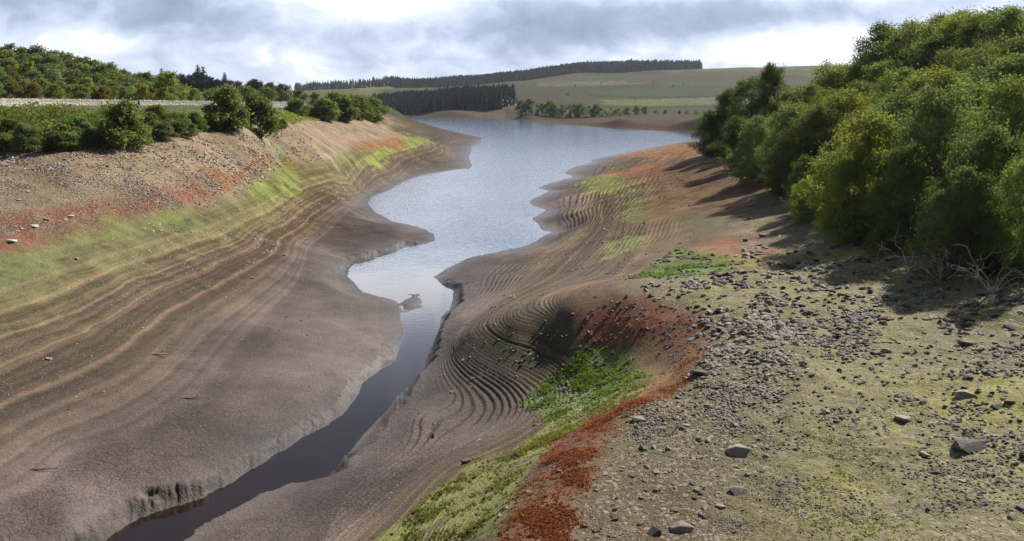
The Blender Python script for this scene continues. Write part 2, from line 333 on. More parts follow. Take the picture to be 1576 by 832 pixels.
# left bank
paint([(-40,400),(150,368),(300,322),(430,285),(445,320),(350,362),(200,402),(-40,490)], (.20,.19,.088), .4, .012, .02)
paint([(-40,338),(60,325),(150,312),(250,286),(340,262),(345,288),(300,317),(200,342),(100,368),(-40,402)], (.235,.085,.046), 1.0, .010, .005)
SC_ = .8
paint([(190,310),(250,298),(305,296),(300,312),(220,328),(190,330)], (.29,.085,.036), .95, .005, .004)
paint([(330,285),(400,240),(440,233),(447,255),(400,276),(350,295)], ORG, 1.0, .005, .004)
paint([(420,238),(445,236),(455,260),(430,268)], (.22,.19,.04), .8, .005)
paint([(95,376),(160,347),(230,327),(300,320),(312,334),(240,354),(150,374)], (.19,.235,.065), .75, .012, .016, grn=.6)
paint([(378,292),(440,260),(467,276),(440,300),(390,306)], (.21,.26,.06), .8, .010, .012, grn=.6)
paint([(-40,398),(60,395),(112,402),(60,428),(-40,450)], (.185,.225,.07), .7, .009, grn=.5)
paint([(393,213),(430,211),(433,238),(402,236)], (.23,.28,.15), .7, .005)
paint([(535,222),(600,213),(650,214),(620,226),(560,234)], (.36,.13,.06), .7, .005, .01)
paint([(520,248),(600,230),(596,245),(545,258)], (.25,.31,.06), .9, .005, .01)
paint([(618,220),(650,208),(668,220),(630,230)], (.22,.28,.06), .8, .004, .01)
paint([(590,190),(660,195),(750,212),(745,224),(728,258),(690,262),(640,272),(620,262),(700,240),(690,226),(640,207)], (.085,.065,.052), .8)
# right bank, far to near
paint([(950,238),(1000,228),(1085,217),(1085,237),(1000,243)], (.34,.15,.055), .75, .004, .01)
paint([(925,268),(1000,250),(1045,255),(1000,280),(960,285)], (.32,.12,.06), .75, .004, .01)
paint([(890,285),(905,272),(960,268),(992,287),(975,304),(910,296)], (.22,.24,.06), .8, .004, .01)
paint([(960,312),(995,298),(1003,335),(965,345)], (.19,.25,.05), .75, .005)
paint([(960,270),(1045,250),(1100,262),(1150,300),(1080,330),(1000,320)], (.165,.095,.052), .7, .014)
paint([(980,320),(1050,290),(1130,285),(1230,375),(1160,425),(1010,425),(990,370)], (.20,.125,.062), .75, .014)
paint([(1040,330),(1120,328),(1175,360),(1080,374)], (.135,.12,.055), .8, .012)
paint([(1150,295),(1230,325),(1262,372),(1190,352)], (.10,.09,.042), .8, .012)
paint([(1080,375),(1130,352),(1230,372),(1215,412),(1120,412)], (.27,.085,.045), .7, .007)
paint([(925,378),(985,352),(995,375),(935,396)], (.25,.29,.08), .75, .006)
paint([(965,432),(1000,406),(1040,383),(1100,388),(1160,406),(1080,428)], GRN, 1.0, .01, .008, grn=1)
paint([(1060,385),(1110,383),(1165,402),(1130,415)], (.33,.21,.06), .6, .006)
paint([(760,512),(870,466),(960,452),(1060,462),(1090,500),(1085,555),(1040,590),(990,545),(900,545),(820,565)], (.16,.105,.055), .7, .008)
paint([(870,492),(1000,455),(1080,485),(1090,550),(1050,590),(1000,530),(900,520)], (.22,.08,.038), .9, .012, .013, red=.9)
paint([(690,548),(735,506),(800,488),(870,470),(895,540),(820,575),(800,640),(720,650),(690,600)], (.085,.064,.04), .5, .014)  # spur face: dark plants plus its shade, painted into the ground colour
paint([(750,515),(860,475),(890,530),(820,570),(770,560)], (.085,.105,.035), .6, .014, .016, grn=.5)
paint([(930,640),(1000,590),(1045,545),(1080,480),(1098,500),(1098,570),(1000,625),(940,665)], (.27,.125,.04), 1.0, .006, .005)
paint([(955,560),(1015,525),(1050,570),(1000,600),(950,600)], (.33,.21,.05), .8, .007)
paint([(800,620),(840,580),(900,545),(985,540),(1005,578),(920,628),(840,650)], GRN, .95, .007, grn=1)
paint([(560,850),(640,790),(700,735),(800,685),(860,645),(1010,575),(985,612),(870,672),(800,730),(790,850)], (.25,.28,.07), .75, .008, grn=.8)
paint([(1090,560),(1050,580),(940,632),(860,675),(825,720),(790,780),(755,850),(870,850),(885,770),(940,700),(975,640),(1060,600)], (.22,.082,.040), .9, .012, .016, red=1)
paint([(1010,620),(1090,570),(1220,560),(1230,640),(1180,720),(1130,850),(870,850),(890,770),(940,700)], (.14,.12,.062), .6, .02, sto=1)
paint([(1080,500),(1180,470),(1260,520),(1230,600),(1090,580)], (.145,.12,.06), .5, .02, sto=.9)
M_ = dict(k=.75, soft=.004, jitter=.003)
paint([(925,153),(1100,149),(1200,150),(1200,158),(1000,163),(930,161)], (.19,.19,.075), **M_)
paint([(552,128),(602,126),(602,136),(552,140)], (.21,.21,.085), **M_)
paint([(560,141),(700,146),(800,141),(780,147),(640,151),(560,148)], (.13,.125,.055), **M_)
paint([(775,122),(900,116),(930,119),(850,126),(780,128)], (.115,.085,.05), **M_)
paint([(830,127),(960,124),(1000,128),(900,132),(830,132)], (.17,.155,.075), **M_)
paint([(800,137),(1000,131),(1180,133),(1180,143),(930,146),(800,145)], (.046,.066,.024), **M_)
paint([(960,112),(1120,110),(1220,107),(1220,116),(1000,122)], (.085,.055,.04), **M_)
paint([(905,146),(1180,144.5),(1180,146.5),(905,148.5)], (.014,.022,.008), k=.9, soft=.0015, jitter=.001)
paint([(870,160),(1080,163),(1180,164),(1180,166.5),(1080,165.5),(870,163)], (.03,.04,.015), k=.8, soft=.0015, jitter=.001)
# wetter, darker clay in cut banks
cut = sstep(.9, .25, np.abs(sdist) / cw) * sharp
COL *= (1 - .42 * wet ** 1.5 * (RR < 330))[..., None]
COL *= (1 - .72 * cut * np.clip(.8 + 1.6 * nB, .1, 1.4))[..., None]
# moss on the near plateau
mp = pl_flat * (Wsto < .3)
COL = lerp(COL, (.255,.24,.045), mp * sstep(.02, .4, fbm(GX, GY, 2.6, 4, 95)) * .78)
COL = lerp(COL, (.19,.165,.11), mp * sstep(.05, .4, fbm(GX, GY, 4.2, 4, 96)) * .6)
COL *= (1 + sstep(45, 90, RR) * (RR < 330) * np.clip(.55 * fbm(GX, GY, 2.4, 4, 101, .7), -.35, .4))[..., None]
mudz = sstep(2.2, 1.2, B) * (RR < 120)
COL *= (1 + mudz * np.clip(fbm(GX, GY, 5.5, 4, 97) * .9 + fbm(GX, GY, 22, 2, 98) * .6, -.4, .4))[..., None]
COL *= np.clip(1 + .30 * nB + .25 * nA, .5, 1.5)[..., None]
COL = np.clip(COL, .01, .8)

# ------------------------------------------------------------------ mesh helpers
def tagk(o, kind): o['kind'] = kind; return o
def tag(o, label, cat, group=None):
    o['label'] = label; o['category'] = cat
    if group: o['group'] = group
    return o
def mesh_np(name, V, F, smooth=False):
    """F: (n,k) index array, all faces with k corners"""
    me = bpy.data.meshes.new(name); V = np.ascontiguousarray(V, np.float32); F = np.ascontiguousarray(F, np.int32); n, k = F.shape
    me.vertices.add(len(V)); me.vertices.foreach_set('co', V.ravel())
    me.loops.add(n * k); me.loops.foreach_set('vertex_index', F.ravel())
    me.polygons.add(n); me.polygons.foreach_set('loop_start', np.arange(0, n * k, k, dtype=np.int32))
    try: me.polygons.foreach_set('loop_total', np.full(n, k, np.int32))
    except Exception: pass
    me.polygons.foreach_set('use_smooth', np.full(n, smooth, bool))
    me.update(calc_edges=True)
    return me
def link(name, me, mat=None, parent=None):
    o = bpy.data.objects.new(name, me); C.objects.link(o)
    if mat is not None and not me.materials: me.materials.append(mat)
    if parent: o.parent = parent
    return o
def material(name):
    m = bpy.data.materials.new(name); m.use_nodes = True; m.node_tree.nodes.clear(); return m, NT(m.node_tree)
def finish(t, surf, disp=None):
    o = t.node('ShaderNodeOutputMaterial'); t.l.new(surf, o.inputs[0])

# ground material
gm, t = material('ground_soil')
pos = t.node('ShaderNodeNewGeometry').outputs['Position']
tint = t.attr('tint', 'Color'); grit = t.attr('grit'); dampa = t.attr('damp')
nf = t.noise(pos, 9.0, 5, .7); nm = t.noise(pos, 1.7, 5, .6); nfine = t.noise(pos, 38.0, 3, .7)
colr = t.mix(1.0, tint, t.xyz(*[t.ramp(nf, .28, .72, .62, 1.38, 'LINEAR')] * 3), 'MULTIPLY')
colr = t.mix(1.0, colr, t.xyz(*[t.ramp(nfine, .3, .7, .72, 1.28, 'LINEAR')] * 3), 'MULTIPLY')
vc = t.voro(pos, 11.0, 'F1', 1); vsep = t.node('ShaderNodeSeparateColor'); t.put(vsep.inputs[0], vc)
peb = t.math('MULTIPLY', t.math('GREATER_THAN', vsep.outputs[0], .72), grit)
pebc = t.mix(vsep.outputs[1], (.13, .105, .085, 1), (.46, .40, .32, 1))
colr = t.mix(t.math('MULTIPLY', peb, .55), colr, pebc)
colr = t.mix(t.math('MULTIPLY', t.ramp(nm, .45, .7), t.math('MULTIPLY', grit, .25)), colr, t.mix(1.0, colr, (.6, .55, .5, 1), 'MULTIPLY'))
crack = t.voro(t.xyz(*[t.math('ADD', s_, t.math('MULTIPLY', nm, .5)) for s_ in (lambda q: q.outputs)(
    (lambda q: (t.put(q.inputs[0], pos), q)[1])(t.node('ShaderNodeSeparateXYZ')))]), 2.6, 'DISTANCE_TO_EDGE')
ck = t.math('MULTIPLY', t.ramp(crack, .0, .07, 1, 0), t.math('MULTIPLY', t.attr('clay'), .45))
colr = t.mix(ck, colr, t.mix(1.0, colr, (.42, .38, .35, 1), 'MULTIPLY'))
h = t.math('ADD', t.math('MULTIPLY', nf, .07), t.math('MULTIPLY', nfine, .022))
h = t.math('ADD', h, t.math('MULTIPLY', t.math('MULTIPLY', t.math('ADD', t.voro(pos, 8.0, 'F1', 0), t.voro(pos, 21.0, 'F1', 0)), grit), -.028))
h = t.math('SUBTRACT', h, t.math('MULTIPLY', ck, .05))
bp = t.node('ShaderNodeBump'); bp.inputs['Strength'].default_value = .85; bp.inputs['Distance'].default_value = 1.0; t.put(bp.inputs['Height'], h)
pb = t.node('ShaderNodeBsdfPrincipled'); t.put(pb.inputs['Base Color'], colr)
t.put(pb.inputs['Roughness'], t.ramp(dampa, 0, 1, .88, .42, 'LINEAR')); t.put(pb.inputs['Specular IOR Level'], t.attr('sheen'))
t.l.new(bp.outputs[0], pb.inputs['Normal']); finish(t, pb.outputs[0])
V = np.stack([GX, GY, GZ], -1).reshape(-1, 3)
idx = np.arange(nr * nc).reshape(nr, nc)
F = np.stack([idx[:-1, :-1], idx[:-1, 1:], idx[1:, 1:], idx[1:, :-1]], -1).reshape(-1, 4)
me = mesh_np('ground', V, F, True)
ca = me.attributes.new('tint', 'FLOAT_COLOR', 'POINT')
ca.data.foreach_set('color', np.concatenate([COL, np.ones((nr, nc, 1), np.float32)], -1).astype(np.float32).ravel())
def fattr(name, a): q = me.attributes.new(name, 'FLOAT', 'POINT'); q.data.foreach_set('value', np.ascontiguousarray(a, np.float32).ravel())
gritA = np.clip(np.maximum(sstep(5.0, 6.6, zb) * (RR < 250), np.maximum(Wsto, pl_flat * .6)), 0, 1) * (1 - Wgrn * .7) + .12
fattr('grit', gritA); fattr('damp', np.clip(wet * .9 + sstep(1.5, .5, B) * .35 * (RR < 330), 0, 1)); fattr('clay', sstep(1.9, 1.3, B) * sstep(48, 34, RR) * land * sstep(-.1, .25, fbm(GX, GY, 5, 3, 99) + .08))
fattr('sheen', .28 * sstep(90, 40, RR) + .03 + .25 * np.clip(wet, 0, 1) * (RR < 300)); ground = tagk(link('ground', me, gm), 'structure')

# ------------------------------------------------------------------ water
wm, t = material('lake_water')
pos = t.node('ShaderNodeNewGeometry').outputs['Position']
sx = t.node('ShaderNodeSeparateXYZ'); t.put(sx.inputs[0], pos)
vec = t.xyz(t.math('MULTIPLY', sx.outputs[0], .55), sx.outputs[1], 0)
w1 = t.noise(vec, 2.1, 4, .6, .3); w2 = t.noise(vec, .22, 3, .5)
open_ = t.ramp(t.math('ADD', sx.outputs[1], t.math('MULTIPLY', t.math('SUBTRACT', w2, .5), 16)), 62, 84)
lane = t.ramp(t.noise(t.xyz(t.math('MULTIPLY', sx.outputs[0], .3), t.math('MULTIPLY', sx.outputs[1], .12), 3), .35, 3, .5), .3, .7, .72, 1)
amp = t.math('ADD', t.math('MULTIPLY', t.math('MULTIPLY', open_, lane), .06), .004)
bp = t.node('ShaderNodeBump'); bp.inputs['Distance'].default_value = 1.0; bp.inputs['Strength'].default_value = 1.0
t.put(bp.inputs['Height'], t.math('MULTIPLY', w1, t.math('MULTIPLY', amp, t.ramp(sx.outputs[1], 80, 330, 1.0, .35))))
pb = t.node('ShaderNodeBsdfPrincipled')
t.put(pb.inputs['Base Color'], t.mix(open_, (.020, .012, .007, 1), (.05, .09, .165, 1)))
t.put(pb.inputs['Roughness'], t.math('MULTIPLY_ADD', open_, .09, .03)); pb.inputs['IOR'].default_value = 1.33
t.l.new(bp.outputs[0], pb.inputs['Normal']); finish(t, pb.outputs[0])
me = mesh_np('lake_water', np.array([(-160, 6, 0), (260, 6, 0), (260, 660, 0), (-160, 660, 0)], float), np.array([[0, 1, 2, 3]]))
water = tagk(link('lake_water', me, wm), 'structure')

# ------------------------------------------------------------------ trees and shrubs
def leaf_mat(name, c0, c1, trans=.58, gloss=.02):
    m, t = material(name)
    g = t.node('ShaderNodeNewGeometry'); oi = t.node('ShaderNodeObjectInfo')
    nz = t.noise(g.outputs['Position'], .55, 3, .6)
    f = t.math('ADD', t.math('MULTIPLY', g.outputs['Random Per Island'], .55), t.math('MULTIPLY', t.math('SUBTRACT', nz, .3), .9), clamp=True)
    c = t.mix(f, (*c0, 1), (*c1, 1))
    hs = t.node('ShaderNodeHueSaturation'); t.put(hs.inputs['Color'], c)
    t.put(hs.inputs['Hue'], t.ramp(oi.outputs['Random'], 0, 1, .482, .512, 'LINEAR')); t.put(hs.inputs['Value'], t.ramp(oi.outputs['Random'], 0, 1, .78, 1.22, 'LINEAR'))
    d = t.node('ShaderNodeBsdfDiffuse'); t.put(d.inputs[0], hs.outputs[0])
    tr = t.node('ShaderNodeBsdfTranslucent'); t.put(tr.inputs[0], t.mix(1.0, hs.outputs[0], (1.25, 1.35, .75, 1), 'MULTIPLY'))
    m1 = t.node('ShaderNodeMixShader'); m1.inputs[0].default_value = trans; t.l.new(d.outputs[0], m1.inputs[1]); t.l.new(tr.outputs[0], m1.inputs[2])
    gl = t.node('ShaderNodeBsdfGlossy'); gl.inputs['Roughness'].default_value = .45; gl.inputs[0].default_value = (.7, .8, .7, 1)
    m2 = t.node('ShaderNodeMixShader'); m2.inputs[0].default_value = gloss; t.l.new(m1.outputs[0], m2.inputs[1]); t.l.new(gl.outputs[0], m2.inputs[2])
    finish(t, m2.outputs[0]); return m
L_DARK = leaf_mat('leaves_dark', (.04, .062, .018), (.125, .165, .042))
L_MID = leaf_mat('leaves_mid', (.078, .104, .030), (.25, .285, .098))
L_YEL = leaf_mat('leaves_yellow_green', (.12, .142, .028), (.30, .325, .088), .55)
L_GREY = leaf_mat('leaves_willow', (.092, .118, .042), (.23, .285, .12), .45)
L_RUST = leaf_mat('leaves_rust', (.085, .075, .018), (.17, .13, .035))
L_CON = leaf_mat('needles', (.014, .026, .020), (.032, .050, .034), .12, .02)
bm_, t = material('bark')
pos = t.node('ShaderNodeTexCoord').outputs['Object']
pb = t.node('ShaderNodeBsdfPrincipled'); t.put(pb.inputs['Base Color'], t.mix(t.noise(pos, 6, 5, .7), (.045, .036, .028, 1), (.20, .18, .15, 1))); pb.inputs['Roughness'].default_value = .9
finish(t, pb.outputs[0]); BARK = bm_

def tubes(paths, sides=5):
    """paths: list of (points (n,3), radii (n)) -> V, F of tapered tubes"""
    VV, FF, off = [], [], 0
    ang = np.arange(sides) * 2 * np.pi / sides
    for p, r in paths:
        p = np.asarray(p, float); r = np.asarray(r, float); n = len(p)
        d = np.gradient(p, axis=0); d /= np.linalg.norm(d, axis=1)[:, None] + 1e-9
        ref = np.where(np.abs(d[:, 2:3]) > .9, [[1., 0, 0]], [[0, 0, 1.]])
        a = np.cross(d, ref); a /= np.linalg.norm(a, axis=1)[:, None] + 1e-9; b = np.cross(d, a)
        ring = p[:, None] + r[:, None, None] * (np.cos(ang)[None, :, None] * a[:, None] + np.sin(ang)[None, :, None] * b[:, None])
        VV.append(ring.reshape(-1, 3)); k = np.arange(n * sides).reshape(n, sides) + off
        FF.append(np.stack([k[:-1], np.roll(k[:-1], -1, 1), np.roll(k[1:], -1, 1), k[1:]], -1).reshape(-1, 4)); off += n * sides
    return np.concatenate(VV), np.concatenate(FF)
def bend(rng, p0, p1, n=5, wob=.06, sag=0.0):
    k = np.linspace(0, 1, n)[:, None]; p0 = np.asarray(p0, float); p1 = np.asarray(p1, float); L = np.linalg.norm(p1 - p0)
    q = p0 + (p1 - p0) * k; w = np.sin(k * np.pi)
    return q + w * rng.normal(0, wob * L, (1, 3)) + (rng.normal(0, wob * .35 * L, (n, 3)) * w) + np.array([[0, 0, 1]]) * w * sag * L
def leaf_quads(rng, cen, out, size, aspect=.55, up=.35):
    n = len(cen)
    nrm = rng.normal(0, 1, (n, 3)) * .75 + out * .7 + np.array([0, 0, up]); nrm /= np.linalg.norm(nrm, axis=1)[:, None]
    a = np.cross(nrm, rng.normal(0, 1, (n, 3))); a /= np.linalg.norm(a, axis=1)[:, None] + 1e-9; b = np.cross(nrm, a)
    s = size * rng.uniform(.6, 1.4, (n, 1)); a = a * s * .5; b = b * s * aspect * .5
    tip = cen + a - nrm * s * .12
    V = np.stack([cen - a, cen + b * 1.0, tip, cen - b * 1.0], 1).reshape(-1, 3)
    return V, np.arange(n * 4).reshape(n, 4)
def crown_mesh(seed, height=8., width=6., base=.12, lobes=12, tips=40, leaves=22, leaf=.16, clump=.42, stems=3, shape='round', name='crown', twigs=0):
    rng = np.random.default_rng(seed); paths = []; cen = []; outs = []
    hub = []
    for s in range(stems):
        a = rng.uniform(0, 6.28); f = rng.uniform(0, .22) * width
        top = np.array([math.cos(a) * f, math.sin(a) * f, height * rng.uniform(.45, .62)])
        b0 = np.array([math.cos(a) * .12 * stems ** .5, math.sin(a) * .12 * stems ** .5, -.25])
        pth = bend(rng, b0, top, 7, .05); r0 = height * .016 / stems ** .35
        paths.append((pth, np.linspace(r0 * 1.5, r0 * .5, 7))); hub.append(pth)
    for l in range(lobes):
        zf = (l + .5) / lobes if shape != 'cone' else ((l + .5) / lobes) ** 1.2
        z = height * (base + (1 - base) * zf * .86)
        prof = {'round': math.sin(math.pi * min(1, .22 + zf * .74)) ** .75, 'cone': (1 - zf) ** .8 + .1, 'skirt': (1 - zf ** 2.2) ** .6, 'oval': math.sin(math.pi * min(1, .15 + zf * .8)) ** .6}[shape]
        a = l * 2.399 + rng.uniform(-.5, .5); rad = width * .5 * prof * rng.uniform(.35, .85)
        c = np.array([math.cos(a) * rad, math.sin(a) * rad, z]); lr = width * rng.uniform(.10, .22) * (.6 + .4 * prof)
        h = hub[rng.integers(len(hub))]; j = int(np.clip(zf * 6, 1, 6)); st = h[min(j, 6)]
        paths.append((bend(rng, st, c, 5, .08, .06), np.linspace(height * .006, height * .0025, 5)))
        dirs = rng.normal(0, 1, (tips, 3)); dirs[:, 2] = dirs[:, 2] * .8 + .25; dirs /= np.linalg.norm(dirs, axis=1)[:, None]
        rr = lr * rng.uniform(.45, 1.15, tips) ** .7
        tp = c + dirs * rr[:, None] * np.array([1, 1, .85])
        tp[:, 2] = np.maximum(tp[:, 2], height * base * .4 + .1)
        for q in range(0, tips, 3): paths.append((bend(rng, c, tp[q], 4, .1), np.linspace(height * .0025, height * .0008, 4)))
        k = rng.poisson(leaves, tips) + 2
        cc = np.repeat(tp, k, 0) + rng.normal(0, clump * .5, (k.sum(), 3)) * np.array([1, 1, .75]); cen.append(cc); outs.append(np.repeat(dirs, k, 0))
        # loose sprays that break the outline
        m = tips // 4; sp = c + dirs[:m] * (lr * rng.uniform(1.15, 1.9, (m, 1))); ks = 7
        line = np.repeat(tp[:m], ks, 0) + np.tile(np.linspace(0, 1, ks), m)[:, None] * np.repeat(sp - tp[:m], ks, 0) + rng.normal(0, .05, (m * ks, 3)); line[:, 2] = np.maximum(line[:, 2], .15)
        cen.append(line); outs.append(np.repeat(dirs[:m], ks, 0))
    for q in range(twigs):                               # bare twigs reaching out low down
        a = rng.uniform(0, 6.28); z = rng.uniform(.04, .3) * height; L = width * rng.uniform(.4, .68)
        e = np.array([math.cos(a) * L, math.sin(a) * L, max(.15, z * rng.uniform(.4, 1.3))]); s0 = np.array([math.cos(a) * .2, math.sin(a) * .2, z * .7])
        p = bend(rng, s0, e, 6, .1, .08); paths.append((p, np.linspace(.035, .009, 6)))
        for _ in range(3):
            i = rng.integers(2, 5); e2 = p[i] + rng.normal(0, .5, 3) + (e - s0) * .18; paths.append((bend(rng, p[i], e2, 4, .1), np.linspace(.014, .005, 4)))
    cen = np.concatenate(cen); outs = np.concatenate(outs)
    lv, lfc = leaf_quads(rng, cen, outs, leaf)
    tv, tf = tubes(paths)
    return mesh_np(name, lv, lfc), mesh_np('trunk', tv, tf, True)
class Kind:
    def __init__(s, name, leafm, **k):
        s.name = name; s.h = k['height']; s.w = k['width']; s.cm, s.tm = crown_mesh(**k); s.cm.materials.append(leafm); s.tm.materials.append(BARK); s.first = None
    def place(s, x, y, h, label, cat='tree', group=None, wf=1.0, rz=None, sink=.1, simple=False):
        rng = random.Random(int(x * 1000) ^ int(y * 77))
        if s.first is None:
            o = bpy.data.objects.new(s.name, None); C.objects.link(o)
            c = link('crown', s.cm, None, o); k = link('trunk', s.tm, None, o); s.first = o
        else:
            o = s.first.copy(); C.objects.link(o)
            for ch in list(s.first.children):
                q = ch.copy(); C.objects.link(q); q.parent = o
        o.location = (x, y, float(zat(x, y)) - sink); f = h / s.h
        o.scale = (f * wf, f * wf, f); o.rotation_euler = (0, 0, rng.uniform(0, 6.28) if rz is None else rz)
        for kk in ('group',):
            if kk in o: del o[kk]
        return tag(o, label, cat, group)
near = dict(lobes=24, tips=30, leaves=30, leaf=.13, clump=.40)
K_ALD = [Kind('alder_tree', L_DARK, seed=11, height=8., width=5.4, base=.03, stems=3, shape='oval', **near), Kind('alder_tree', L_DARK, seed=12, height=8., width=5.0, base=.05, stems=2, shape='round', **near)]
K_WIL = [Kind('willow_tree', L_GREY, seed=21, height=7., width=6.2, base=.03, stems=4, shape='skirt', twigs=26, **near), Kind('willow_tree', L_GREY, seed=22, height=7., width=5.6, base=.04, stems=4, shape='round', twigs=14, **near)]
K_YEL = [Kind('sallow_tree', L_YEL, seed=31, height=7., width=6.4, base=.02, stems=4, shape='skirt', **near), Kind('sallow_tree', L_YEL, seed=32, height=7., width=5.4, base=.04, stems=3, shape='oval', **near)]
K_MID = [Kind('birch_tree', L_MID, seed=41, height=8., width=5.4, base=.04, stems=2, shape='oval', **near), Kind('birch_tree', L_MID, seed=42, height=8., width=6.0, base=.03, stems=3, shape='round', **near), Kind('birch_tree', L_MID, seed=43, height=8., width=6.2, base=.03, stems=3, shape='skirt', **near)]

def sighted(kinds, i, u, vtop, dd, label, group=None, wf=1.0, cat='tree', hmin=1.2):
    x, y, zt = atd(u, vtop, dd); h = max(hmin, zt - float(zat(x, y)) + .1)
    return kinds[i % len(kinds)].place(x, y, h, label, cat, group, wf)
r3_ = random.Random(12)
G_R = 'trees of the wooded right bank'
for i, (K, u, vt, dd, wf, lab) in enumerate([
  (K_ALD,1098,172,132,.95,'low dark alder at the far left end of the right bank wood'),
  (K_ALD,1122,128,126,.95,'dark alder leaning over the shore left of the tallest far crown'),
  (K_ALD,1158,108,122,1.0,'dark rounded alder just left of the tallest crown by the lake'),
  (K_ALD,1192,86,118,.85,'tallest dark alder rising against the moor at the wood\'s lake end'),
  (K_MID,1218,128,112,.9,'green birch just right of the tallest dark alder'),
  (K_ALD,1140,190,100,.9,'dark skirted alder in the shaded corner near the lake shore'),
  (K_WIL,1172,168,86,1.0,'grey green willow in front of the tallest dark alder'),
  (K_WIL,1222,150,76,1.0,'pale willow leaning out midway along the wood edge'),
  (K_ALD,1262,205,69,1.0,'dark low crown in the shade midway along the wood edge'),
  (K_WIL,1265,150,70,1.05,'willow behind the dark low crown midway along the edge'),
  (K_MID,1210,205,72,1.1,'mid green tree tucked below the pale leaning willow at the wood edge'),(K_ALD,1248,232,60,1.15,'dark spreading alder at the wood edge above the small yellow shrub tree'),(K_WIL,1290,225,54,1.1,'grey willow filling the gap left of the bright sallow'),
  (K_YEL,1240,268,56,.75,'small yellow green shrub tree low at the wood foot'),
  (K_YEL,1352,156,49,1.02,'broad bright yellow green sallow at the front of the wood'),
  (K_YEL,1312,215,47,.8,'smaller yellow green sallow against the left of the broad sallow'),
  (K_MID,1398,205,43,.85,'green crown hanging low right of the bright sallow'),
  (K_WIL,1450,118,46,.95,'tall grey green willow rising right of the bright sallow'),
  (K_WIL,1530,175,39,.9,'near willow with pale bare twigs spreading at its foot'),
  (K_MID,1570,95,43,1.0,'tall mid green tree at the right edge of the picture'),
  (K_WIL,1490,240,37,.85,'low willow with bare twigs at the front of the wood'),
  (K_MID,1590,230,35,.85,'nearest leafy tree cut by the right edge of the picture')]):
    sighted(K, i, u, vt, dd, lab, G_R, wf)
rows = [ # u, vtop, d, kind, label
  (1255,118,92,K_MID),(1290,88,100,K_YEL),(1330,112,84,K_MID),(1300,130,72,K_YEL),(1365,82,92,K_MID),(1372,22,104,K_ALD),(1408,16,98,K_MID),(1345,66,108,K_MID),(1440,40,92,K_WIL),(1400,92,76,K_MID),(1340,152,62,K_MID),(1400,130,60,K_WIL),
  (1462,6,100,K_MID),(1500,5,94,K_YEL),(1535,0,88,K_ALD),(1575,-4,84,K_MID),(1475,62,78,K_MID),(1520,60,70,K_WIL),(1560,40,66,K_MID),(1450,92,62,K_YEL),(1505,105,55,K_MID),(1560,70,58,K_WIL),(1430,160,56,K_MID),(1490,150,52,K_MID),(1545,140,50,K_WIL),
  (1235,140,108,K_ALD),(1275,110,112,K_MID),(1320,82,116,K_MID),(1420,28,120,K_MID),(1480,6,118,K_ALD),(1550,0,110,K_MID),(1700,0,75,K_MID)]
for i, (u, vt, dd, K) in enumerate(rows):
    txt = {id(K_MID): 'mid green birch', id(K_YEL): 'yellow green sallow', id(K_ALD): 'dark green alder', id(K_WIL): 'grey green willow'}[id(K)]
    where = 'on the skyline of the right hillside' if vt < 35 else ('in the upper middle of the right hillside wood' if dd > 70 else 'packed behind the front row of the right hillside wood')
    sighted(K, i, u, vt, dd, f'{txt} {where}', G_R, 1.28)

for i, (u, vb, wd) in enumerate([(1090,243,70),(1130,262,75),(1165,278,60),(1205,292,72),(1240,312,80),(1268,340,76),(1300,376,70),(1325,392,46),(1362,402,44),(1400,410,46),(1440,424,46),(1480,438,44),(1520,452,44),(1562,468,44)]):
    x, y = sight(u, vb); K_ALD[i % 2].place(x + (1.6 if u > 1310 else .7), y + (2.8 if u > 1310 else 1.4), wd * y / FPX * r3_.uniform(.9, 1.3), 'dark low bush at the shaded foot of the right bank wood', 'shrub', 'low bushes at the foot of the wood', 1.35)
# left bank shrubs
small = dict(lobes=12, tips=34, leaves=16, leaf=.24, clump=.5)
L_OLV = leaf_mat('leaves_olive', (.056, .08, .022), (.19, .22, .06))
K_SH1 = [Kind('willow_shrub', L_MID, seed=51, height=4., width=4.6, base=.02, stems=5, shape='skirt', **small)]
K_SH2 = [Kind('willow_shrub', L_GREY, seed=52, height=4., width=4.4, base=.02, stems=5, shape='round', **small)]
K_SH3 = [Kind('alder_shrub', L_OLV, seed=53, height=4., width=4.6, base=.02, stems=3, shape='skirt', **small)]
G_L = 'shrubs along the top of the left bank'
for i, (K, u, vt, vb, wf, lab) in enumerate([
  (K_SH1,188,152,226,1.05,'large rounded willow shrub standing forward on the left bank top'),
  (K_SH2,36,188,234,1.0,'grey green shrub at the left edge above the stony bank'),
  (K_SH3,395,142,206,1.0,'big dark alder shrub where the left bank bends'),
  (K_SH1,348,130,197,1.0,'taller light shrub behind the big dark alder shrub'),
  (K_SH3,350,180,198,1.1,'low dark shrub at the left foot of the tall light shrub'),
  (K_SH2,282,182,208,1.3,'small grey shrub between the large willow shrub and the alder'),
  (K_SH2,250,186,214,1.3,'small grey shrub close to the right of the large willow shrub'),
  (K_SH3,85,200,232,1.3,'low dark shrub between the grey shrub and the large willow'),
  (K_SH1,455,150,177,1.5,'rounded bush alone on the grass by the road wall'),
  (K_SH1,435,182,196,1.2,'small bright bush at the edge of the grass strip'),
  (K_SH3,2,205,236,1.1,'dark low bush cut by the left edge of the picture'),
  (K_SH3,520,141,184,1.5,'dark tree at the left of the far bank clump'),(K_SH1,500,150,184,1.5,'greener bush at the left end of the far bank clump'),
  (K_SH3,548,146,184,1.5,'dark bush in the middle of the far bank clump'),(K_SH3,570,148,184,1.5,'dark bush at the lake end of the far bank clump'),(K_SH1,530,165,187,1.1,'small bright bush at the foot of the far bank clump')]):
    x, y = sight(u, vb); sighted(K, 0, u, vt, y, lab, G_L, wf, 'shrub')

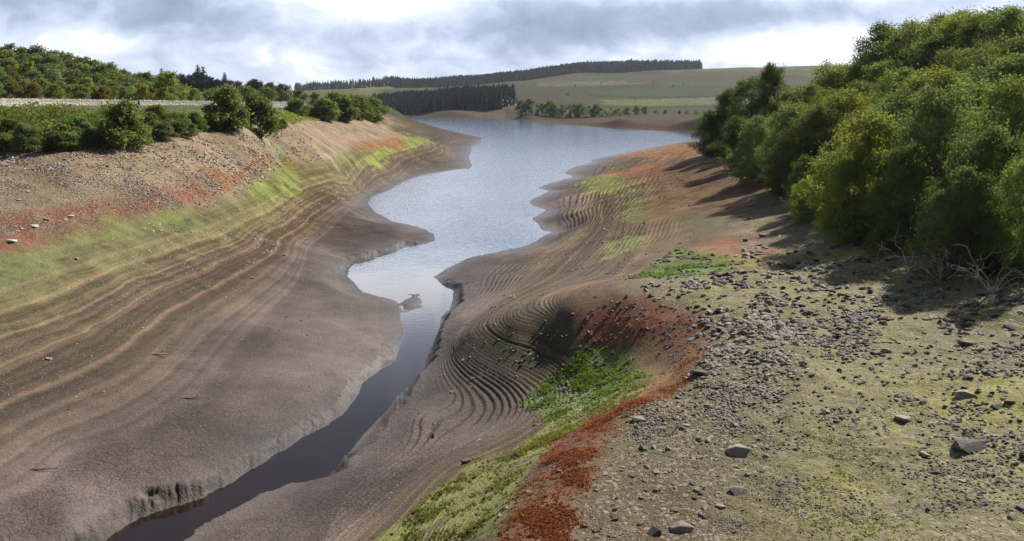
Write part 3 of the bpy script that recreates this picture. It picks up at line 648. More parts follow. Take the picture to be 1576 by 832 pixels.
for i, (u, vb) in enumerate([(60,216),(120,212),(150,206),(228,202),(258,204),(300,198),(108,230),(142,226),(20,216),(322,196),(84,208),(240,192),(275,196),(12,228)]):
    x, y = sight(u, vb); (K_SH1, K_SH2, K_SH3)[i % 3][0].place(x, y, r3_.uniform(1.4, 2.3), ('light green', 'grey green', 'olive')[i % 3] + ' low bush in the bracken below the road wall', 'shrub', 'low bushes in the bracken', 1.4)
# mid distance wood on the left hill: lighter meshes
midd = dict(lobes=10, tips=22, leaves=9, leaf=.62, clump=1.0)
F_A = [Kind('hillside_tree', L_OLV, seed=61, height=9., width=8., base=.02, stems=1, shape='skirt', **midd)]
F_B = [Kind('hillside_tree', L_MID, seed=62, height=9., width=8., base=.02, stems=1, shape='round', **midd)]
F_C = [Kind('hillside_tree', L_YEL, seed=63, height=9., width=8.4, base=.02, stems=1, shape='skirt', **midd)]
F_K = [Kind('hillside_tree', L_CON, seed=66, height=9., width=8.4, base=.02, stems=1, shape='round', **midd)]
F_R = [Kind('hillside_tree', L_RUST, seed=64, height=9., width=8., base=.02, stems=1, shape='skirt', **midd)]
F_G = [Kind('hillside_tree', L_GREY, seed=65, height=9., width=8., base=.02, stems=1, shape='round', **midd)]
G_H = 'trees of the left hillside wood'
def skyl(u): return np.interp(u, [-120, 0, 60, 120, 180, 215, 240, 260], [62, 66, 70, 84, 100, 112, 124, 130])
rg = random.Random(5); names = {id(F_A): 'dark green', id(F_B): 'mid green', id(F_C): 'yellow green', id(F_R): 'rusty brown', id(F_G): 'grey green'}
for rowi, dd in enumerate([300, 275, 250, 225, 200, 180, 163]):
    u = -60 + rowi * 9
    while u < 262:
        sk = float(skyl(u)); fracv = rowi / 6.0
        vt = sk + (140 - sk) * fracv ** 1.0 + rg.uniform(-5, 5)
        if rowi == 0: vt = sk + rg.uniform(-3, 2)
        K = rg.choice([F_A, F_A, F_B, F_B, F_B, F_C, F_C, F_G, F_R] if rowi < 5 else [F_B, F_C, F_R, F_R, F_G, F_C])
        pos_t = ['on the crest', 'just below the crest', 'on the upper slope', 'in the middle slope', 'on the lower slope', 'near the foot', 'in the lowest row behind the road wall'][rowi]
        sighted(K, 0, u, vt, dd, f'{names[id(K)]} tree {pos_t} of the wooded left hill', G_H, 1.25, hmin=3.5)
        u += rg.uniform(21, 32) * (250 / dd) ** .5
for K, u, vt, dd, lab in [(F_C,258,106,215,'bright yellow green rounded tree by the road, largest of its row'),(F_G,265,132,190,'pale green tree in front of the bright rounded tree'),(F_C,300,134,200,'yellow green tree behind the road wall left of the shrubs'),(F_R,178,124,190,'rusty brown tree behind the wall near the gate'),(F_B,322,136,215,'green tree behind the wall beside the tall shrub'),
                          (F_A,225,108,300,'dark tree in the dip between the two hills'),(F_B,410,132,330,'green tree at the right end of the conifer knoll'),(F_B,380,130,310,'mid green tree below the conifer knoll'),(F_A,435,126,360,'dark tree right of the conifer knoll'),(F_A,460,135,340,'dark low tree at the end of the roadside belt'),(F_A,415,124,380,'dark tree at the shoulder of the knoll'),(F_G,440,140,290,'grey green tree by the road above the grass'),(F_A,485,140,330,'dark tree behind the far bank clump'),(F_B,350,128,300,'mid green tree above the tall light shrub')]:
    sighted([K[0]], 0, u, vt, dd, lab, 'trees behind the road wall', 1.15, hmin=3.0)

# conifers
def conifer_arrays(rng, tiers=9, seg=7):
    V, F = [], []; off = 0
    for k in range(tiers):
        z = .06 + .94 * k / tiers; r = (1 - z) ** .85 * .21 + .012; top = min(1.0, z + 1.7 / tiers)
        a = np.arange(seg) * 6.283 / seg + rng.uniform(0, 6.28); rr = r * rng.uniform(.6, 1.25, seg)
        ring = np.stack([np.cos(a) * rr, np.sin(a) * rr, np.full(seg, z) - rng.uniform(0, .05, seg)], 1)
        V.append(np.concatenate([ring, [[0, 0, top]]])); F.append(np.stack([off + np.arange(seg), off + (np.arange(seg) + 1) % seg, np.full(seg, off + seg)], 1)); off += seg + 1
    return np.concatenate(V), np.concatenate(F)
rng = np.random.default_rng(8)
CON = [conifer_arrays(rng) for _ in range(4)]
def forest(name, spots, label_kind, hm, hs, wf=1.0, taper=((0, 1), (1, 1))):
    VV, FF, off = [], [], 0
    for x, y in spots:
        v, f = CON[rng.integers(4)]; h = max(2, rng.normal(hm, hs)) * float(np.interp(x / y * FPX + CX, *taper)); a = rng.uniform(0, 6.28); c, s = math.cos(a), math.sin(a)
        w = h * wf * rng.uniform(.8, 1.25); p = np.stack([(v[:, 0] * c - v[:, 1] * s) * w + x, (v[:, 0] * s + v[:, 1] * c) * w + y, v[:, 2] * h + float(zat(x, y)) - .6], 1)
        VV.append(p); FF.append(f + off); off += len(v)
    return tagk(link(name, mesh_np(name, np.concatenate(VV), np.concatenate(FF)), L_CON), 'stuff')
def scatter(poly, n):
    """poly in u, distance"""
    us = [p[0] for p in poly]; ds = [p[1] for p in poly]; out = []
    while len(out) < n:
        u = rng.uniform(min(us), max(us), 4000); q = rng.uniform(min(ds), max(ds), 4000)
        _, ii = seg_dist(poly, u, q)
        out += [((a - CX) / FPX * b, b) for a, b in zip(u[ii], q[ii])]
    return out[:n]
forest('ridge_forest', scatter([(597,1500),(640,1400),(720,1380),(800,1400),(880,1420),(1000,1430),(1068,1490),(1072,1560),(900,1640),(700,1640),(597,1600)], 5200), '', 18.5, 1.1, .85)
forest('shore_forest', scatter([(578,680),(690,668),(770,672),(792,690),(790,760),(700,800),(578,800)], 2000), '', 13.5, 1.3, 1.0, ((578, 640, 720, 790), (.45, .6, .95, 1.05)))
forest('distant_forest', scatter([(462,1500),(490,1420),(540,1420),(598,1440),(597,1540),(462,1600)], 420), '', 14, 2, .9)
# single conifers on the knoll
def conifer_mesh(seed):
    r2 = np.random.default_rng(seed); paths = [([(0, 0, -.3), (0, 0, 6), (0, 0, 12)], [.22, .12, .02])]; cen = []; out = []
    for k in range(26):
        z = 1.0 + 10.8 * k / 26; L = (1 - z / 12.6) ** .8 * 3.0
        for j in range(7):
            a = r2.uniform(0, 6.28); e = np.array([math.cos(a) * L, math.sin(a) * L, z - L * .22]); m = max(3, int(L * 5))
            q = np.linspace(.15, 1, m)[:, None]; cen.append(np.array([0, 0, z]) * (1 - q) + e * q + r2.normal(0, .14, (m, 3))); out.append(np.tile(e / 3, (m, 1)))
    lv, lf_ = leaf_quads(r2, np.concatenate(cen), np.concatenate(out), .75, .5, .3); tv, tf = tubes(paths)
    return mesh_np('crown', lv, lf_), mesh_np('trunk', tv, tf, True)
class ConKind(Kind):
    def __init__(s, seed): s.name = 'conifer_tree'; s.h = 12.; s.first = None; s.cm, s.tm = conifer_mesh(seed); s.cm.materials.append(L_CON); s.tm.materials.append(BARK)
KC = [ConKind(71), ConKind(72)]
for i, (u, vt) in enumerate([(248,104),(304,98),(312,101),(345,110)]):
    sighted(KC, i, u, vt, 440, 'dark conifer spire on the crest of the knoll behind the road', 'conifers on the knoll', 1.25)
for i, u in enumerate(range(212, 425, 11)):
    for dd, o_ in ((430, 16), (400, 24)):
        sighted(F_K, 0, u + (5 if dd == 400 else 0), float(np.interp(u, [212, 250, 300, 340, 420], [112, 98, 94, 103, 128])) + o_ * (.3 if u > 380 else 1) + rg.uniform(-4, 4), dd, 'dark broad crown under the conifers on the knoll' if dd == 430 else 'dark broad crown at the foot of the knoll behind the road', 'dark trees on the knoll', 1.1, hmin=4)
# trees along the far right shore
fars = dict(lobes=7, tips=14, leaves=6, leaf=1.0, clump=1.3)
S_A = [Kind('shore_tree', L_DARK, seed=81, height=9., width=9., base=.02, stems=1, shape='round', **fars), Kind('shore_tree', L_DARK, seed=82, height=9., width=8., base=.02, stems=1, shape='skirt', **fars)]
S_B = [Kind('shore_bush', L_GREY, seed=83, height=9., width=12., base=.02, stems=1, shape='skirt', **fars)]
for i, (u, vt, K) in enumerate([(803,152,S_A),(814,150,S_A),(833,157,S_A),(845,154,S_A),(855,160,S_A),(866,159,S_B),(884,158,S_A),(893,158,S_A),(908,161,S_B),(918,159,S_A),(928,165,S_B),(942,164,S_B),(952,165,S_B),(965,164,S_A),(980,161,S_A),(992,163,S_A),(1010,168,S_B),(1024,168,S_A),(1046,169,S_A),(1058,170,S_B),(1072,171,S_B)]):
    dd = np.interp(u, [800, 1000, 1075], [585, 540, 470])
    lab = {0: 'first dark tree of the far shore row, beside the conifer wood', 1: 'tall dark tree second in the far shore row', 14: 'dark tree mid shore standing taller than the hedge'}.get(i, ('dark tree' if K is S_A else 'pale low bush') + (' in the left half of the far shore row' if u < 900 else (' in the middle of the far shore row' if u < 1005 else ' in the sparse right end of the far shore row')))
    sighted(K, i, u, vt, dd, lab, 'trees along the far right shore', 1.0, hmin=2.5)
for i, (u, v, s_) in enumerate([(874,147,4),(864,140,3),(1006,128,4),(1036,134,3.4),(1052,131,3.4),(885,133,3),(640,133,8),(925,128,3)]):
    x, y = sight(u, v); S_B[0].place(x, y, s_, 'tiny dark gorse bush dotted on the open moor slope', 'bush', 'bushes on the moor')

# bracken and brambles over the top of the left bank
def cover_spots(pts, n, seed):
    r2 = np.random.default_rng(seed); ws = [(sight(u, v) if len(q) == 0 else q[0]) for u, v, *q in pts]
    xs = [p[0] for p in ws]; ys = [p[1] for p in ws]; out = np.zeros((0, 2))
    while len(out) < n:
        x = r2.uniform(min(xs), max(xs), 20000); y = r2.uniform(min(ys), max(ys), 20000)
        _, ii = seg_dist(ws, x, y); out = np.concatenate([out, np.stack([x[ii], y[ii]], 1)])
    return out[:n]
P_BRK = leaf_mat('bracken_fronds', (.085, .12, .028), (.24, .275, .08), .5, .02)
def bracken(name, poly, n, h, leaf, mat, seed):
    r2 = np.random.default_rng(seed); sp = cover_spots(poly, n, seed); z = zat(sp[:, 0], sp[:, 1])
    lump = np.clip(.5 + 1.9 * fbm(sp[:, 0], sp[:, 1], 4.5, 3, seed), .1, 1.5)
    hz = r2.uniform(0, 1, n) ** .6 * h * lump
    cen = np.stack([sp[:, 0], sp[:, 1], z + hz + .05], 1)
    v, f = leaf_quads(r2, cen, np.tile([0, -.2, .4], (n, 1)), leaf); return tagk(link(name, mesh_np(name, v, f), mat), 'stuff')
W_ = lambda x, y: (0, 0, (x, y))
bracken('bracken', [(0,232),(60,232),(140,222),(170,224),(250,212),(310,205),(330,200),W_(-46,96),W_(-56,104),W_(-66,100),W_(-64,84),W_(-60,66),W_(-52,58)], 42000, 1.5, .28, P_BRK, 91)
bracken('bramble', [(20,236),(120,224),(240,216),(330,198),(300,196),(180,216),(60,226)], 9000, .9, .26, L_GREY, 92)
bracken('bracken', [(440,172),(470,176),(500,182),(480,186),(440,190),(425,200),(420,190)], 5000, .5, .3, L_YEL, 93)

# ------------------------------------------------------------------ road wall with its gate
sm, t = material('wall_stone')
pos = t.node('ShaderNodeTexCoord').outputs['Object']
mp_ = t.node('ShaderNodeMapping'); t.put(mp_.inputs[0], pos); mp_.inputs['Scale'].default_value = (2.2, 2.2, 4.5)
vn = t.node('ShaderNodeTexVoronoi'); t.put(vn.inputs[0], mp_.outputs[0]); vn.inputs['Scale'].default_value = 1
vs = t.node('ShaderNodeSeparateColor'); t.put(vs.inputs[0], vn.outputs[1])
c = t.mix(vs.outputs[0], (.34, .31, .28, 1), (.58, .54, .48, 1)); c = t.mix(t.math('MULTIPLY', t.noise(pos, 1.2, 5, .7), .5), c, (.20, .19, .14, 1))
pb = t.node('ShaderNodeBsdfPrincipled'); t.put(pb.inputs['Base Color'], c); pb.inputs['Roughness'].default_value = .95
bpn = t.node('ShaderNodeBump'); bpn.inputs['Distance'].default_value = .12; t.put(bpn.inputs['Height'], t.math('SUBTRACT', 1.0, vn.outputs[0])); t.l.new(bpn.outputs[0], pb.inputs['Normal']); finish(t, pb.outputs[0])
WALL = sm
def wall_path(u):  # u, v(top), distance
    dd = np.interp(u, [-120, 0, 200, 330, 420, 470], [100, 116, 146, 170, 192, 205]); vt = np.interp(u, [-120, 0, 200, 330, 420, 470], [152, 154, 155.5, 157, 157.5, 158])
    x, y, z = atd(u, vt, dd); return x, y, z
def wall_mesh(us, hgt, thick):
    r2 = np.random.default_rng(3); P0 = np.array([wall_path(u) for u in us]); n = len(us)
    d = np.gradient(P0[:, :2], axis=0); d /= np.linalg.norm(d, axis=1)[:, None]; nn = np.stack([-d[:, 1], d[:, 0]], 1)
    top = P0[:, 2] + r2.normal(0, .03, n); lo = np.minimum(P0[:, 2] - hgt, zat(P0[:, 0], P0[:, 1])) - .4
    prof = [(-1.2, 0), (-1.0, .5), (-.85, .97), (-.95, .98), (-.9, 1), (.9, 1), (.95, .98), (.85, .97), (1.2, 0)]
    V = []
    for s, k in prof:
        off = thick * .5 * s + r2.normal(0, .02, n); zz = lo + (top - lo) * k
        V.append(np.stack([P0[:, 0] + nn[:, 0] * off, P0[:, 1] + nn[:, 1] * off, zz], 1))
    V = np.stack(V, 1); k = np.arange(n * len(prof)).reshape(n, -1)
    F = np.stack([k[:-1, :-1], k[1:, :-1], k[1:, 1:], k[:-1, 1:]], -1).reshape(-1, 4)
    return mesh_np('stone_wall', V.reshape(-1, 3), F)
def cope_mesh(us, thick):
    """stones set on edge along the wall top"""
    bm = bmesh.new(); r2 = random.Random(4)
    for u in us:
        x, y, z = wall_path(u); m = bmesh.ops.create_cube(bm, size=1)['verts']
        sx, sy, sz = r2.uniform(.3, .5), thick * r2.uniform(.8, 1.0), r2.uniform(.16, .3); an = math.atan2(wall_path(u + 1)[1] - y, wall_path(u + 1)[0] - x)
        for v in m:
            p = v.co; X_, Y_ = p.x * sx, p.y * sy; v.co = (x + X_ * math.cos(an) - Y_ * math.sin(an), y + X_ * math.sin(an) + Y_ * math.cos(an), z + .03 + (p.z + .45) * sz)
    me = bpy.data.meshes.new('cope'); bm.to_mesh(me); bm.free(); return me
for u0, u1, lab in [(-120, 192, 'long pale stone road wall left of the white gate'), (213, 470, 'pale stone road wall running behind the shrubs right of the gate')]:
    w = link('stone_wall', wall_mesh(np.arange(u0, u1 + .1, 1.0), 1.35, .55), WALL); tag(w, lab, 'wall', 'road wall along the left shore')
    link('cope', cope_mesh(np.arange(u0 + .5, u1, .9 * 1.6), .5), WALL, w)
def flat_mat(name, col, rough=.6):
    m, t = material(name); pb = t.node('ShaderNodeBsdfPrincipled'); g = t.node('ShaderNodeTexCoord').outputs['Object']
    t.put(pb.inputs['Base Color'], t.mix(t.noise(g, 8, 4, .6), tuple(c * .75 for c in col) + (1,), tuple(col) + (1,))); pb.inputs['Roughness'].default_value = rough; finish(t, pb.outputs[0]); return m
M_GATE = flat_mat('gate_paint', (.70, .70, .66)); M_POST = flat_mat('post_wood', (.10, .08, .06), .9)
ga = Vector(wall_path(193)); gb = Vector(wall_path(212)); gz = min(ga.z, gb.z) - 1.2
gate = bpy.data.objects.new('field_gate', None); C.objects.link(gate); gate.location = (ga.x, ga.y, gz); tag(gate, 'white barred field gate in the road wall', 'gate')
gv = gb - ga; gl_ = math.hypot(gv.x, gv.y); gate.rotation_euler = (0, 0, math.atan2(gv.y, gv.x))
def boxm(name, boxes):
    bm = bmesh.new()
    for (x0, y0, z0, x1, y1, z1) in boxes:
        for v in bmesh.ops.create_cube(bm, size=1)['verts']: v.co = ((x0 + x1) / 2 + v.co.x * (x1 - x0), (y0 + y1) / 2 + v.co.y * (y1 - y0), (z0 + z1) / 2 + v.co.z * (z1 - z0))
    bmesh.ops.bevel(bm, geom=bm.edges[:], offset=.01, affect='EDGES')
    me = bpy.data.meshes.new(name); bm.to_mesh(me); bm.free(); return me
for k in range(5): link('bar', boxm('bar', [(.15, -.04, .2 + k * .24, gl_ - .15, .04, .32 + k * .24)]), M_GATE, gate)
link('stile', boxm('stile', [(.15, -.05, .12, .25, .05, 1.45)]), M_GATE, gate); link('stile', boxm('stile', [(gl_ - .25, -.05, .12, gl_ - .15, .05, 1.45)]), M_GATE, gate)
for xx in (0, gl_): link('gatepost', boxm('gatepost', [(xx - .1, -.1, -.8, xx + .1, .1, 1.6)]), M_POST, gate)

# ------------------------------------------------------------------ stones
def stone_mat(name, c0, c1, lich=(.36, .36, .30)):
    m, t = material(name); g = t.node('ShaderNodeTexCoord').outputs['Object']; oi = t.node('ShaderNodeObjectInfo'); ge = t.node('ShaderNodeNewGeometry')
    f = t.math('ADD', t.math('MULTIPLY', t.noise(g, 3.5, 6, .7), .7), t.math('MULTIPLY', t.math('ADD', oi.outputs['Random'], ge.outputs['Random Per Island']), .25), clamp=True)
    c = t.mix(t.ramp(f, .2, .9), (*c0, 1), (*c1, 1)); c = t.mix(t.ramp(t.noise(g, 7, 3, .6), .58, .68, 0, .6), c, (*lich, 1))
    pb = t.node('ShaderNodeBsdfPrincipled'); t.put(pb.inputs['Base Color'], c); pb.inputs['Roughness'].default_value = .78
    b = t.node('ShaderNodeBump'); b.inputs['Distance'].default_value = .05; b.inputs['Strength'].default_value = .7; t.put(b.inputs['Height'], t.noise(g, 9, 5, .7)); t.l.new(b.outputs[0], pb.inputs['Normal'])
    finish(t, pb.outputs[0]); return m
ST_GREY = stone_mat('stone_grey', (.13, .105, .08), (.34, .29, .225)); ST_PALE = stone_mat('stone_pale', (.36, .31, .25), (.58, .53, .45), (.6, .58, .52)); ST_DARK = stone_mat('stone_dark', (.045, .036, .032), (.12, .10, .088), (.2, .19, .17))
ST_WHITE = stone_mat('stone_white', (.6, .57, .52), (.8, .78, .74), (.75, .74, .7))
def hull_stone(seed, sx, sy, sz, n=16, bev=.07):
    r2 = random.Random(seed); bm = bmesh.new()
    for _ in range(n):
        v = Vector((r2.gauss(0, 1), r2.gauss(0, 1), r2.gauss(0, 1))).normalized(); v = Vector((max(-.62, min(.62, v.x * 1.0)) , max(-.7, min(.7, v.y)), max(-.6, min(.6, v.z))))
        bm.verts.new((v.x * sx * r2.uniform(.8, 1.1), v.y * sy * r2.uniform(.8, 1.1), v.z * sz * r2.uniform(.85, 1.1)))
    q = bmesh.ops.convex_hull(bm, input=bm.verts[:]); bmesh.ops.delete(bm, geom=[g for g in q['geom_interior'] if isinstance(g, bmesh.types.BMVert)], context='VERTS')
    bmesh.ops.remove_doubles(bm, verts=bm.verts[:], dist=.02)
    bmesh.ops.bevel(bm, geom=bm.edges[:], offset=bev * min(sx, sy, sz), segments=1, affect='EDGES'); bmesh.ops.recalc_face_normals(bm, faces=bm.faces[:])
    bmesh.ops.triangulate(bm, faces=bm.faces[:])
    me = bpy.data.meshes.new('stone'); bm.to_mesh(me); bm.free(); return me
SHAPES = [hull_stone(100 + k, 1, r_, h_, n_) for k, (r_, h_, n_) in enumerate([(.8, .45, 14), (.7, .32, 12), (.9, .6, 16), (.6, .38, 11), (.75, .28, 13), (.85, .5, 18), (.55, .5, 12), (.8, .22, 12)])]
STONES = {}
for k, s in enumerate(SHAPES):
    for mn, mt in (('g', ST_GREY), ('p', ST_PALE), ('d', ST_DARK), ('w', ST_WHITE)):
        c = s.copy(); c.materials.append(mt); STONES[k, mn] = c
r3 = random.Random(77)
def stone(x, y, size, shape, m, label, group=None, rz=None, tilt=.2, zf=1.0, name='stone'):
    o = bpy.data.objects.new(name, STONES[shape, m]); C.objects.link(o)
    o.scale = (size * .7, size * .7, size * .7 * zf); o.rotation_euler = (r3.uniform(-tilt, tilt), r3.uniform(-tilt, tilt), r3.uniform(0, 6.28) if rz is None else rz)
    hz = {0: .45, 1: .32, 2: .6, 3: .38, 4: .28, 5: .5, 6: .5, 7: .22}[shape] * .6 * size * .7 * zf
    o.location = (x, y, float(zat(x, y)) + hz * .3)
    return tag(o, label, 'stone', group)
def pxm(u, v):
    x, y = sight(u, v); return x, y, math.sqrt(x * x + y * y) / FPX * 1.06
for u, v, wpx, shp, m, rz, zf, lab in [
  (830,617,17,2,'w',.3,1.0,'white stone on the green slope of the gully, whitest on the right bank'),
  (666,673,15,6,'d',1.5,1.6,'dark upright stone standing alone on the brown slope above the stream'),
  (1137,697,46,5,'g',.2,1.0,'broad flat topped slab on the rubble, larger than its neighbours'),
  (1495,690,72,1,'d',.1,1.0,'long dark wedge shaped slab on the mossy ground at right'),
  (1138,756,44,1,'g',-.5,1.0,'tilted grey slab lying just below the flat topped slab'),
  (1487,530,32,0,'d',.1,.8,'smooth dark oval boulder on the moss below the wood'),
  (1078,577,42,0,'d',.1,.8,'big dark boulder at the head of the red gully edge'),
  (985,647,32,4,'g',.2,1.1,'pale ribbed slab at the near edge of the red strip'),
  (963,641,22,2,'d',.9,1.0,'dark stone leaning against the left of the ribbed slab'),
  (1173,444,20,2,'g',.4,1.0,'domed stone alone on the moss above the rubble'),
  (15,244,12,2,'p',.3,1.0,'pale boulder at the left edge below the shrubs'),
  (388,428,9,0,'p',.2,1.0,'small pale stone alone on the purple mud flat'),
  (437,394,7,0,'d',.2,1.0,'little dark stone on the mud at the foot of the left terraces'),
  (440,488,8,3,'d',.2,.8,'small dark stone in the middle of the mud flat'),
  (75,553,11,0,'p',.2,1.0,'whitish stone on the brown terraces of the left bank'),
  (18,372,20,4,'p',.1,1.0,'longest pale flat stone in the red band at the left edge'),
  (53,350,15,4,'p',.1,1.0,'pale flat stone above the green band near the left edge'),
  (72,338,10,0,'p',.3,1.0,'pale stone on the red band, just above two flat stones'),
  (117,398,13,3,'p',-.5,.8,'slanting pale stone in the green band of the left bank'),
  (300,290,8,2,'p',.3,1.0,'pale knobbly stone at the upper edge of the red band'),
  (306,315,8,2,'p',.3,1.0,'pale stone where the red band meets the green grass'),
  (165,256,10,3,'d',-.3,.8,'dark flat stone on the tan gravel below the large willow shrub'),
  (1326,630,18,3,'d',.0,.8,'dark stone on the mossy flat right of the rubble'),
  (1318,648,18,1,'d',.2,1.0,'dark low stone just below another on the mossy flat'),
  (1388,647,30,0,'g',.4,.8,'cluster stone, grey and angular, middle of the mossy flat'),
  (1485,610,32,5,'g',.1,.9,'grey boulder heading a loose cluster at the right'),
  (1535,627,26,1,'d',.2,1.0,'dark slab right of the grey cluster boulder'),
  (1258,782,10,2,'d',.2,1.0,'small dark stone alone near the bottom of the moss'),
  (1560,797,30,1,'g',.5,1.0,'grey slab near the bottom right corner'),
  (1050,815,46,5,'g',.4,.9,'large grey stone at the bottom edge of the rubble'),
  (1002,822,34,2,'d',.4,1.0,'dark stone left of the large grey one at the bottom edge'),
  (915,600,9,0,'g',.4,1.0,'small stone among the bright green grass of the gully'),
  (884,618,10,3,'d',.4,1.0,'dark stone on the near edge of the bright green grass'),
  (822,655,12,6,'d',.6,1.0,'dark pointed stone below the white stone'),
  (736,678,10,2,'w',.4,1.0,'white pebble sized stone on the brown slope left of the grass'),
  (728,583,12,3,'g',.4,1.0,'stone perched on the terraces with a long shadow'),
  (697,603,14,3,'g',.9,.9,'stone on the lower terraces near the stream bend'),
  (724,597,9,2,'g',.2,1.0,'smaller stone beside the perched terrace stone'),
  (712,555,7,2,'w',.2,1.0,'small white stone near the top of the dark terraces'),
  (815,548,8,2,'w',.2,1.0,'small white stone in the dark vegetation of the spur'),
  (787,455,9,3,'p',.2,1.0,'pale stone alone on the bare mud behind the spur'),
  (717,711,22,0,'d',.2,1.0,'dark boulder at the upper edge of the yellow grass'),
  (757,708,20,1,'g',.2,1.0,'grey slab at the upper edge of the yellow grass'),
  (790,705,24,2,'d',.6,1.0,'dark boulder between yellow grass and red plants')]:
    x, y, s = pxm(u, v); stone(x, y, wpx * s * .82, shp, m, lab, None, rz, .12, zf)
# stones of the rubble, moss flat and left bank: generic scatter, largest of each kind as single stones
def weighted(mask, n, seed):
    r2 = np.random.default_rng(seed); w = (mask * SCR).ravel().astype(np.float64); w /= w.sum(); i = r2.choice(len(w), n, p=w)
    return GX.ravel()[i] + r2.normal(0, .12, n), GY.ravel()[i] + r2.normal(0, .12, n), RR.ravel()[i]
SCR = np.gradient(LR)[:, None] * np.clip(15 - GZ, 1, 20) / RR
inv = np.abs(TT) < R(35)
clus2 = sstep(.05, .45, fbm(GX, GY, 1.3, 4, 112) + .4 * fbm(GX, GY, 6, 2, 113))
clus = sstep(.02, .4, fbm(GX, GY, 2.2, 4, 111))
zones = [((Wsto > .5) & inv, 120, (8, 19), 'ggd', 'angular grey stone in the rubble along the gully edge', 'stones of the rubble'),
         (pl_flat * (Wsto < .3) * inv * (.05 + clus2) * (B < 7) * (RR > 19) * (.02 + sstep(58, 38, RR)) * (Wgrn < .2), 120, (7, 17), 'ddg', 'dark angular stone scattered on the mossy flat', 'stones on the mossy flat'),
         ((sstep(6.0, 7.0, B) * (B < 10.2) * (GX < -20) * (RR < 130) * inv), 60, (4, 9), 'pppgd', 'pale stone scattered on the gravel of the left bank', 'stones on the left bank'),
         (((Wred > .5) | (Wgrn > .5)) * inv * (RR < 45) * (GX > -10), 30, (8, 16), 'gd', 'dark stone half hidden among the gully plants', 'stones among the gully plants')]
for mask, n, (a, b), ms, lab, grp in zones:
    xs, ys, rr_ = weighted(mask, n, n)
    for x, y, r_ in zip(xs, ys, rr_):
        px = a + (b - a) * r3.random() ** 2.2; stone(x, y, px * r_ / FPX, r3.randrange(8), r3.choice(ms) if 'pale' not in lab else 'p', lab, grp)
# finer rubble that nobody could count
def ico(seed):
    r2 = random.Random(seed); bm = bmesh.new(); bmesh.ops.create_icosphere(bm, subdivisions=1, radius=1)
    for v in bm.verts: v.co *= r2.uniform(.65, 1.2); v.co.z *= .55; v.co.y *= .8
    for v in bm.verts: v.co.z = max(v.co.z, -.3); v.co.x = max(-.8, min(.8, v.co.x))
    v = np.array([tuple(q.co) for q in bm.verts]); f = np.array([[q.index for q in p.verts] for p in bm.faces]); bm.free(); return v, f
ICO = [ico(k) for k in range(6)]
def rubble(name, mask, n, pxa, pxb, mat, seed, pw=2.5):
    r2 = np.random.default_rng(seed); x, y, rr_ = weighted(mask, n, seed); z = zat(x, y)
    s = (pxa + (pxb - pxa) * r2.random(n) ** pw) * np.minimum(rr_, 75) / FPX * .5; VV, FF, off = [], [], 0
    for k in range(6):
        sel = np.arange(n) % 6 == k; m = sel.sum(); v, f = ICO[k]; a = r2.uniform(0, 6.28, m); c_, s_ = np.cos(a)[:, None], np.sin(a)[:, None]
        st = r2.uniform(.7, 1.3, (m, 3)) * s[sel][:, None]; tl = r2.normal(0, .25, (m, 2))
        px_ = v[None, :, 0] * st[:, :1]; py_ = v[None, :, 1] * st[:, 1:2]; pz_ = v[None, :, 2] * st[:, 2:] + px_ * tl[:, :1] + py_ * tl[:, 1:]
        P_ = np.stack([px_ * c_ - py_ * s_ + x[sel][:, None], px_ * s_ + py_ * c_ + y[sel][:, None], pz_ + z[sel][:, None] + s[sel][:, None] * .1], -1)
        VV.append(P_.reshape(-1, 3)); FF.append((f[None] + (np.arange(m) * len(v))[:, None, None] + off).reshape(-1, 3)); off += m * len(v)
    return tagk(link(name, mesh_np(name, np.concatenate(VV), np.concatenate(FF)), mat), 'stuff')
rubble('rubble', (Wsto * (.05 + clus2)) * inv, 3200, 3, 17, ST_GREY, 1, 2.6)
rubble('rubble', Wsto * inv, 1300, 2, 6, ST_PALE, 2)
rubble('gravel', (pl_flat * (.08 + clus2) * (B < 7.2)) * inv * (.02 + sstep(58, 38, RR)) * (Wgrn < .2), 7500, 1.8, 12, ST_GREY, 3, 4)
rubble('gravel', (pl_flat * (.08 + clus2) * (B < 7.2)) * inv * (.02 + sstep(58, 38, RR)) * (Wgrn < .2), 3000, 2, 14, ST_DARK, 23, 3)
rubble('gravel', (pl_flat * (.15 + clus) * (B < 7.2)) * inv * (.02 + sstep(58, 38, RR)) * (Wgrn < .2), 9000, 1.5, 4.5, ST_PALE, 13, 3)
rubble('gravel', sstep(5.6, 6.6, B) * (B < 10.6) * (GX < -18) * sstep(140, 50, RR) * inv * (.15 + clus), 6000, 1.6, 6, ST_PALE, 4, 3)
rubble('gravel', sstep(5.6, 6.6, B) * (B < 10.6) * (GX < -18) * sstep(140, 50, RR) * inv * (.15 + clus), 4000, 1.6, 6, ST_DARK, 5, 3)
rubble('gravel', sstep(1.2, 2, B) * (B < 5.2) * (GX > -6) * (RR < 140) * inv * (.2 + clus), 2600, 1.6, 6, ST_GREY, 6, 3)
rubble('gravel', ((Wred + Wgrn) * (RR < 60) * (GX > -8)) * inv, 2200, 2, 9, ST_DARK, 7)

rubble('gravel', sstep(.5, .9, B) * (B < 2.6) * (GX < -3) * (RR < 110) * inv * (.25 + clus2), 700, 1.4, 5, ST_GREY, 8, 3)
rubble('gravel', sstep(1.8, 2.6, B) * (B < 5.4) * (GX < -12) * (RR < 140) * inv * (.2 + clus2), 1500, 1.4, 5, ST_PALE, 9, 3)
